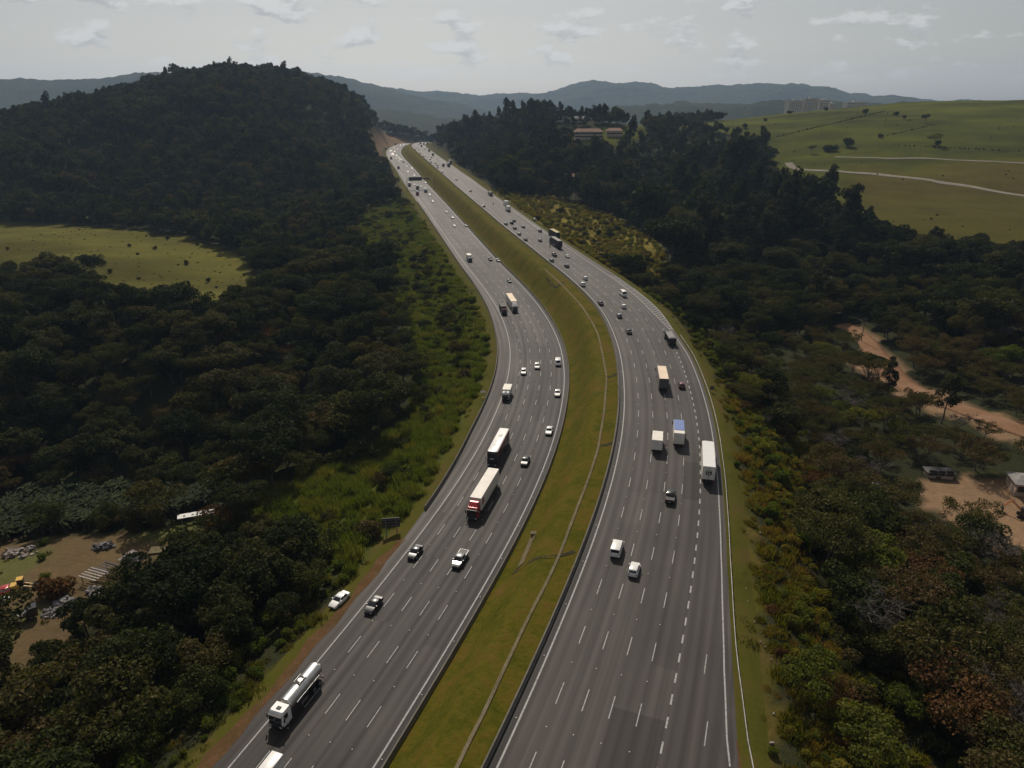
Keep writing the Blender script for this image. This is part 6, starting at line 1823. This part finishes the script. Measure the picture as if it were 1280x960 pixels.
for (xa, ya), (xb, yb), n_ in (((968, 172), (1108, 139), 60), ((1098, 172.5), (1160, 158), 22), ((1130, 152), (1165, 146), 14), ((1118, 182), (1280, 190), 26)):
    for k in range(n_):
        t_ = k / n_ + random.uniform(-.3, .3) / n_
        p = pix_land(xa + (xb - xa) * t_, ya + (yb - ya) * t_)
        put('dark_shrub', p[0], p[1], random.uniform(.25, .6))
for k in range(50):
    p = pix_land(random.uniform(860, 1280), random.uniform(140, 300))
    put('dark_shrub', p[0], p[1], random.uniform(.2, .5))

# ------------------------------------------------------------------ plant the trees: the largest in view as single trees, the rest as masses
GROVE_SPOTS = np.concatenate(SPOT['banana']) if 'banana' in SPOT else np.zeros((0, 4))
for kind in list(SPOT):
    a = np.concatenate(SPOT[kind])
    if kind not in ('banana', 'tuft'):
        pxa, pya = project(a[:, 0], a[:, 1], a[:, 2])
        a = a[~(in_poly(pxa, pya, GROVE) & (a[:, 0] < 0) & (a[:, 1] < 200))]
    if len(CLEAR) and len(a):
        c = np.array(CLEAR)
        dd = ((a[:, None, :2] - c[None, :, :2]) ** 2).sum(-1)
        big = 2.2 if kind in ('broad', 'mixed', 'big', 'dry', 'tall', 'bare', 'rust', 'bright') else 0.3
        a = a[(dd > (c[None, :, 2] + big) ** 2).all(1)]
    SPOT[kind] = a
TREE_KINDS = {'broad': ('tree', 'dark round-crowned evergreen tree'), 'big': ('tree', 'large spreading dark-crowned tree'), 'mixed': ('tree', 'olive-green broadleaf tree'),
              'dry': ('tree', 'brownish thin-leaved dry tree'), 'rust': ('tree', 'rust-brown leafed tree'), 'bright': ('tree', 'fresh light-green tree'),
              'tall': ('tree', 'tall slender eucalyptus-like tree'), 'bare': ('tree', 'leafless grey-twigged tree')}
LANDMARKS = [(371,868,'tanker truck'),(467,756,'black car by the parked white one'),(424,748,'white car parked on the verge'),(489,650,'roadside billboard'),(247,650,'white awning'),(168,699,'tall heap of sacks'),(130,726,'shed frames'),
             (10,785,'flatbed truck'),(8,742,'red pickup in the yard'),(604,618,'red semi truck'),(623,559,'double-deck coach'),(604,495,'call post'),(633,490,'small white truck on the edge line'),(640,379,'cream-roofed semi'),(290,345,'yellow field corner'),(40,330,'yellow field'),
             (884,575,'white semi trailer by the guardrail'),(889,490,'small dark sign beyond the guardrail'),(837,422,'grey-tarped dump truck'),(801,330,'tall power pole by the yellow scrub'),(1076,415,'power pole by the dirt track'),(1176,505,'tall tree at the dirt track bend'),
             (1097,610,'white car among the trees'),(1168,600,'low dark shed'),(1278,610,'grey-roofed shed'),(1085,790,'tall leafless tree'),(1240,900,'large leafless corner tree'),(1075,940,'bright tree at the bottom edge'),(1010,850,'yellow-green tree on the bank'),(911,760,'guardrail kink'),(1052,525,'bright tree beyond the semi trailer'),(0,950,'picture corner below the yard'),(170,860,'wood centre between yard and tanker'),(200,520,'middle of the dark valley wood'),(1200,420,'dense wood above the dirt track'),(985,205,'upper end of the gravel road'),(900,250,'middle of the tall stand'),(960,300,'shaded foot of the tall stand'),(1060,260,'pasture corner of the tall stand'),(860,310,'tall stand edge by the yellow scrub')]
ORD = ['nearest', 'second nearest', 'third nearest', 'fourth nearest', 'fifth nearest', 'sixth nearest', 'seventh nearest', 'eighth nearest', 'ninth nearest', 'tenth nearest', 'eleventh nearest', 'twelfth nearest', 'thirteenth nearest', 'fourteenth nearest', 'fifteenth nearest', 'sixteenth nearest', 'seventeenth nearest', 'eighteenth nearest', 'nineteenth nearest', 'twentieth nearest'] + ['%dth nearest' % k for k in range(21, 60)]
cand = []
for kind in TREE_KINDS:
    if kind not in SPOT: continue
    a = SPOT[kind]
    px, py = project(a[:, 0], a[:, 1], a[:, 2] + 4)
    H = PROTO[kind][0][2]
    size = a[:, 3] * H / np.hypot(a[:, 1], 83) * 100
    ok = (px > -20) & (px < 1300) & (py > 0) & (py < 985)
    for i in np.nonzero(ok)[0]:
        cand.append((size[i], kind, i))
cand.sort(reverse=True)
singles = {}
for s_, kind, i in cand[:290]:
    singles.setdefault(kind, []).append(i)
def plant(kind, row, label=None, group=None, variant=None, rot=None):
    v = PROTO[kind]
    tr, cr, H = v[(variant if variant is not None else random.randrange(len(v))) % len(v)]
    root = empty('tree', (row[0], row[1], row[2] - .1), random.random() * 6.28 if rot is None else rot)
    root.scale = (row[3], row[3], row[3] * random.uniform(.9, 1.12))
    if tr: link('trunk', tr, root)
    link('crown', cr, root)
    return root
chosen = {}
for kind, idx in singles.items():
    a = SPOT[kind]
    px, py = project(a[:, 0], a[:, 1], a[:, 2] + a[:, 3] * PROTO[kind][0][2] * .7)
    for i in idx:
        dd = [(math.hypot(px[i] - lx, py[i] - ly), nm) for lx, ly, nm in LANDMARKS]
        dist_, nm = min(dd)
        chosen.setdefault((kind, nm), []).append((dist_, i))
for (kind, nm), rows in chosen.items():
    rows.sort()
    for k, (dist_, i) in enumerate(rows):
        o = plant(kind, SPOT[kind][i])
        tag(o, '%s to the %s, %s' % (ORD[min(k, 58)], nm, TREE_KINDS[kind][1]), 'tree', TREE_KINDS[kind][1].replace('tree', 'trees'))
for kind, idx in singles.items():
    mask = np.ones(len(SPOT[kind]), bool); mask[idx] = False
    SPOT[kind] = SPOT[kind][mask]
for kind, row, lab, var, grp in LONE:
    o = plant(kind, row, variant=var)
    if 'shrub' in kind: o.name = 'shrub'
    tag(o, lab, 'bush' if 'shrub' in kind else 'tree', grp)

# masses: points carrying scale, turn and variant, instanced through geometry nodes
def instancer(kind):
    coll = bpy.data.collections.new('plants_' + kind)
    for tr, cr, H in PROTO[kind]:
        me = cr
        if tr is not None:
            # trunk and crown of one variant in one mesh for the mass
            nv = len(tr.vertices); co = np.empty(nv * 3, np.float32); tr.vertices.foreach_get('co', co)
            nc = len(cr.vertices); cc = np.empty(nc * 3, np.float32); cr.vertices.foreach_get('co', cc)
            faces = [tuple(p.vertices) for p in tr.polygons]
            vs = np.concatenate([co.reshape(-1, 3), cc.reshape(-1, 3)])
            cf = [tuple(v + nv for v in p.vertices) for p in cr.polygons]
            me = bpy.data.meshes.new('plant_mesh')
            me.from_pydata(vs.tolist(), [], faces + cf)
            me.materials.append(tr.materials[0]); me.materials.append(cr.materials[0])
            me.polygons.foreach_set('material_index', [0] * len(faces) + [1] * len(cf))
            me.update()
        o = bpy.data.objects.new('plant', me)
        coll.objects.link(o)
    ng = bpy.data.node_groups.new('scatter_' + kind, 'GeometryNodeTree')
    ng.interface.new_socket('Geometry', in_out='INPUT', socket_type='NodeSocketGeometry')
    ng.interface.new_socket('Geometry', in_out='OUTPUT', socket_type='NodeSocketGeometry')
    gi = ng.nodes.new('NodeGroupInput'); go_ = ng.nodes.new('NodeGroupOutput')
    ci = ng.nodes.new('GeometryNodeCollectionInfo'); ci.inputs['Collection'].default_value = coll
    ci.inputs['Separate Children'].default_value = True; ci.inputs['Reset Children'].default_value = True
    ip = ng.nodes.new('GeometryNodeInstanceOnPoints'); ip.inputs['Pick Instance'].default_value = True
    def attr(name, typ):
        a_ = ng.nodes.new('GeometryNodeInputNamedAttribute'); a_.data_type = typ; a_.inputs['Name'].default_value = name
        return a_.outputs['Attribute']
    ng.links.new(gi.outputs[0], ip.inputs['Points'])
    ng.links.new(ci.outputs[0], ip.inputs['Instance'])
    ng.links.new(attr('variant', 'INT'), ip.inputs['Instance Index'])
    ng.links.new(attr('plant_scale', 'FLOAT_VECTOR'), ip.inputs['Scale'])
    er = ng.nodes.new('FunctionNodeEulerToRotation')
    ng.links.new(attr('turn', 'FLOAT_VECTOR'), er.inputs[0])
    ng.links.new(er.outputs[0], ip.inputs['Rotation'])
    ng.links.new(ip.outputs[0], go_.inputs[0])
    return ng
def mass(name, kind, rows, label):
    if not len(rows): return
    me = bpy.data.meshes.new(name)
    me.vertices.add(len(rows))
    me.vertices.foreach_set('co', np.ascontiguousarray(rows[:, :3] - np.array((0, 0, .1)), np.float32).ravel())
    n = len(rows)
    at = me.attributes.new('variant', 'INT', 'POINT'); at.data.foreach_set('value', rng.integers(0, len(PROTO[kind]), n).astype(np.int32))
    sc = np.c_[rows[:, 3], rows[:, 3], rows[:, 3] * rng.uniform(.85, 1.15, n)]
    at = me.attributes.new('plant_scale', 'FLOAT_VECTOR', 'POINT'); at.data.foreach_set('vector', sc.astype(np.float32).ravel())
    at = me.attributes.new('turn', 'FLOAT_VECTOR', 'POINT'); at.data.foreach_set('vector', np.c_[np.zeros(n), np.zeros(n), rng.uniform(0, 6.28, n)].astype(np.float32).ravel())
    o = link(name, me)
    tag(o, label, kind='stuff')
    if kind not in _NG: _NG[kind] = instancer(kind)
    md = o.modifiers.new('scatter', 'NODES'); md.node_group = _NG[kind]
_NG = {}
MASS = {'broad': ('woodland', 'dark evergreen woodland filling the valley'), 'big': ('tall_woodland', 'big dark trees deep in the valley wood'), 'mixed': ('mixed_woodland', 'olive and brown broadleaf woodland'),
        'dry': ('dry_woodland', 'brownish dry thicket beyond the guardrail'), 'rust': ('rusty_woodland', 'scattered rust-brown treetops in the woods'), 'bright': ('young_woodland', 'fresh green treetops in the thicket'),
        'tall': ('eucalyptus_woodland', 'tall dark eucalyptus stand by the pasture'), 'bare': ('leafless_thicket', 'grey leafless thicket on the bank'),
        'shrub': ('scrub', 'green scrub on the slopes beside the highway'), 'dark_shrub': ('undergrowth', 'dark undergrowth along the wood edge'), 'yellow_shrub': ('yellow_scrub', 'yellow-green scrub beside the outbound lanes'),
        'banana': ('banana_grove', 'grove of broad-leaved banana plants behind the yard'), 'tuft': ('grass', 'rough grass tufts on verges, median and field'), 'rust_shrub': ('rusty_scrub', 'low rust-brown scrub beyond the guardrail'), 'dry_grass': ('dry_grass', 'dry yellow-green grass on the bank beyond the guardrail'), 'cane': ('cane_grass', 'tall cane grass on the slope beside the oncoming lanes'),
        'far_broad': ('forest', 'dark forest covering the hills'), 'far_mixed': ('mixed_forest', 'olive-brown trees mixed through the hill forest'), 'far_tall': ('tall_forest', 'tall dark trees on the ridges'), 'far_dry': ('dry_forest', 'dry brownish treetops in the hill forest')}
for kind, rows in SPOT.items():
    nm, lab = MASS[kind]
    mass(nm, kind, rows, lab)
print('plants', {k: len(v) for k, v in SPOT.items()}, 'singles', {k: len(v) for k, v in singles.items()})
# trees pricking the far ridge line

# ------------------------------------------------------------------ haze: one closed box of thin, even air
m = bpy.data.materials.new('thin_air')
m.use_nodes = True
n, l = m.node_tree.nodes, m.node_tree.links
n.clear()
out = n.new('ShaderNodeOutputMaterial')
pv = n.new('ShaderNodeVolumePrincipled')
pv.inputs['Color'].default_value = (0.50, 0.70, 1.0, 1)
pv.inputs['Density'].default_value = 0.00006
pv.inputs['Anisotropy'].default_value = 0.35
l.new(pv.outputs[0], out.inputs['Volume'])
mb = MB().box(-9600, 9600, -420, 9600, -160, 420)
tag(mb.build('haze', m), 'thin bluish haze over the whole valley', kind='stuff')
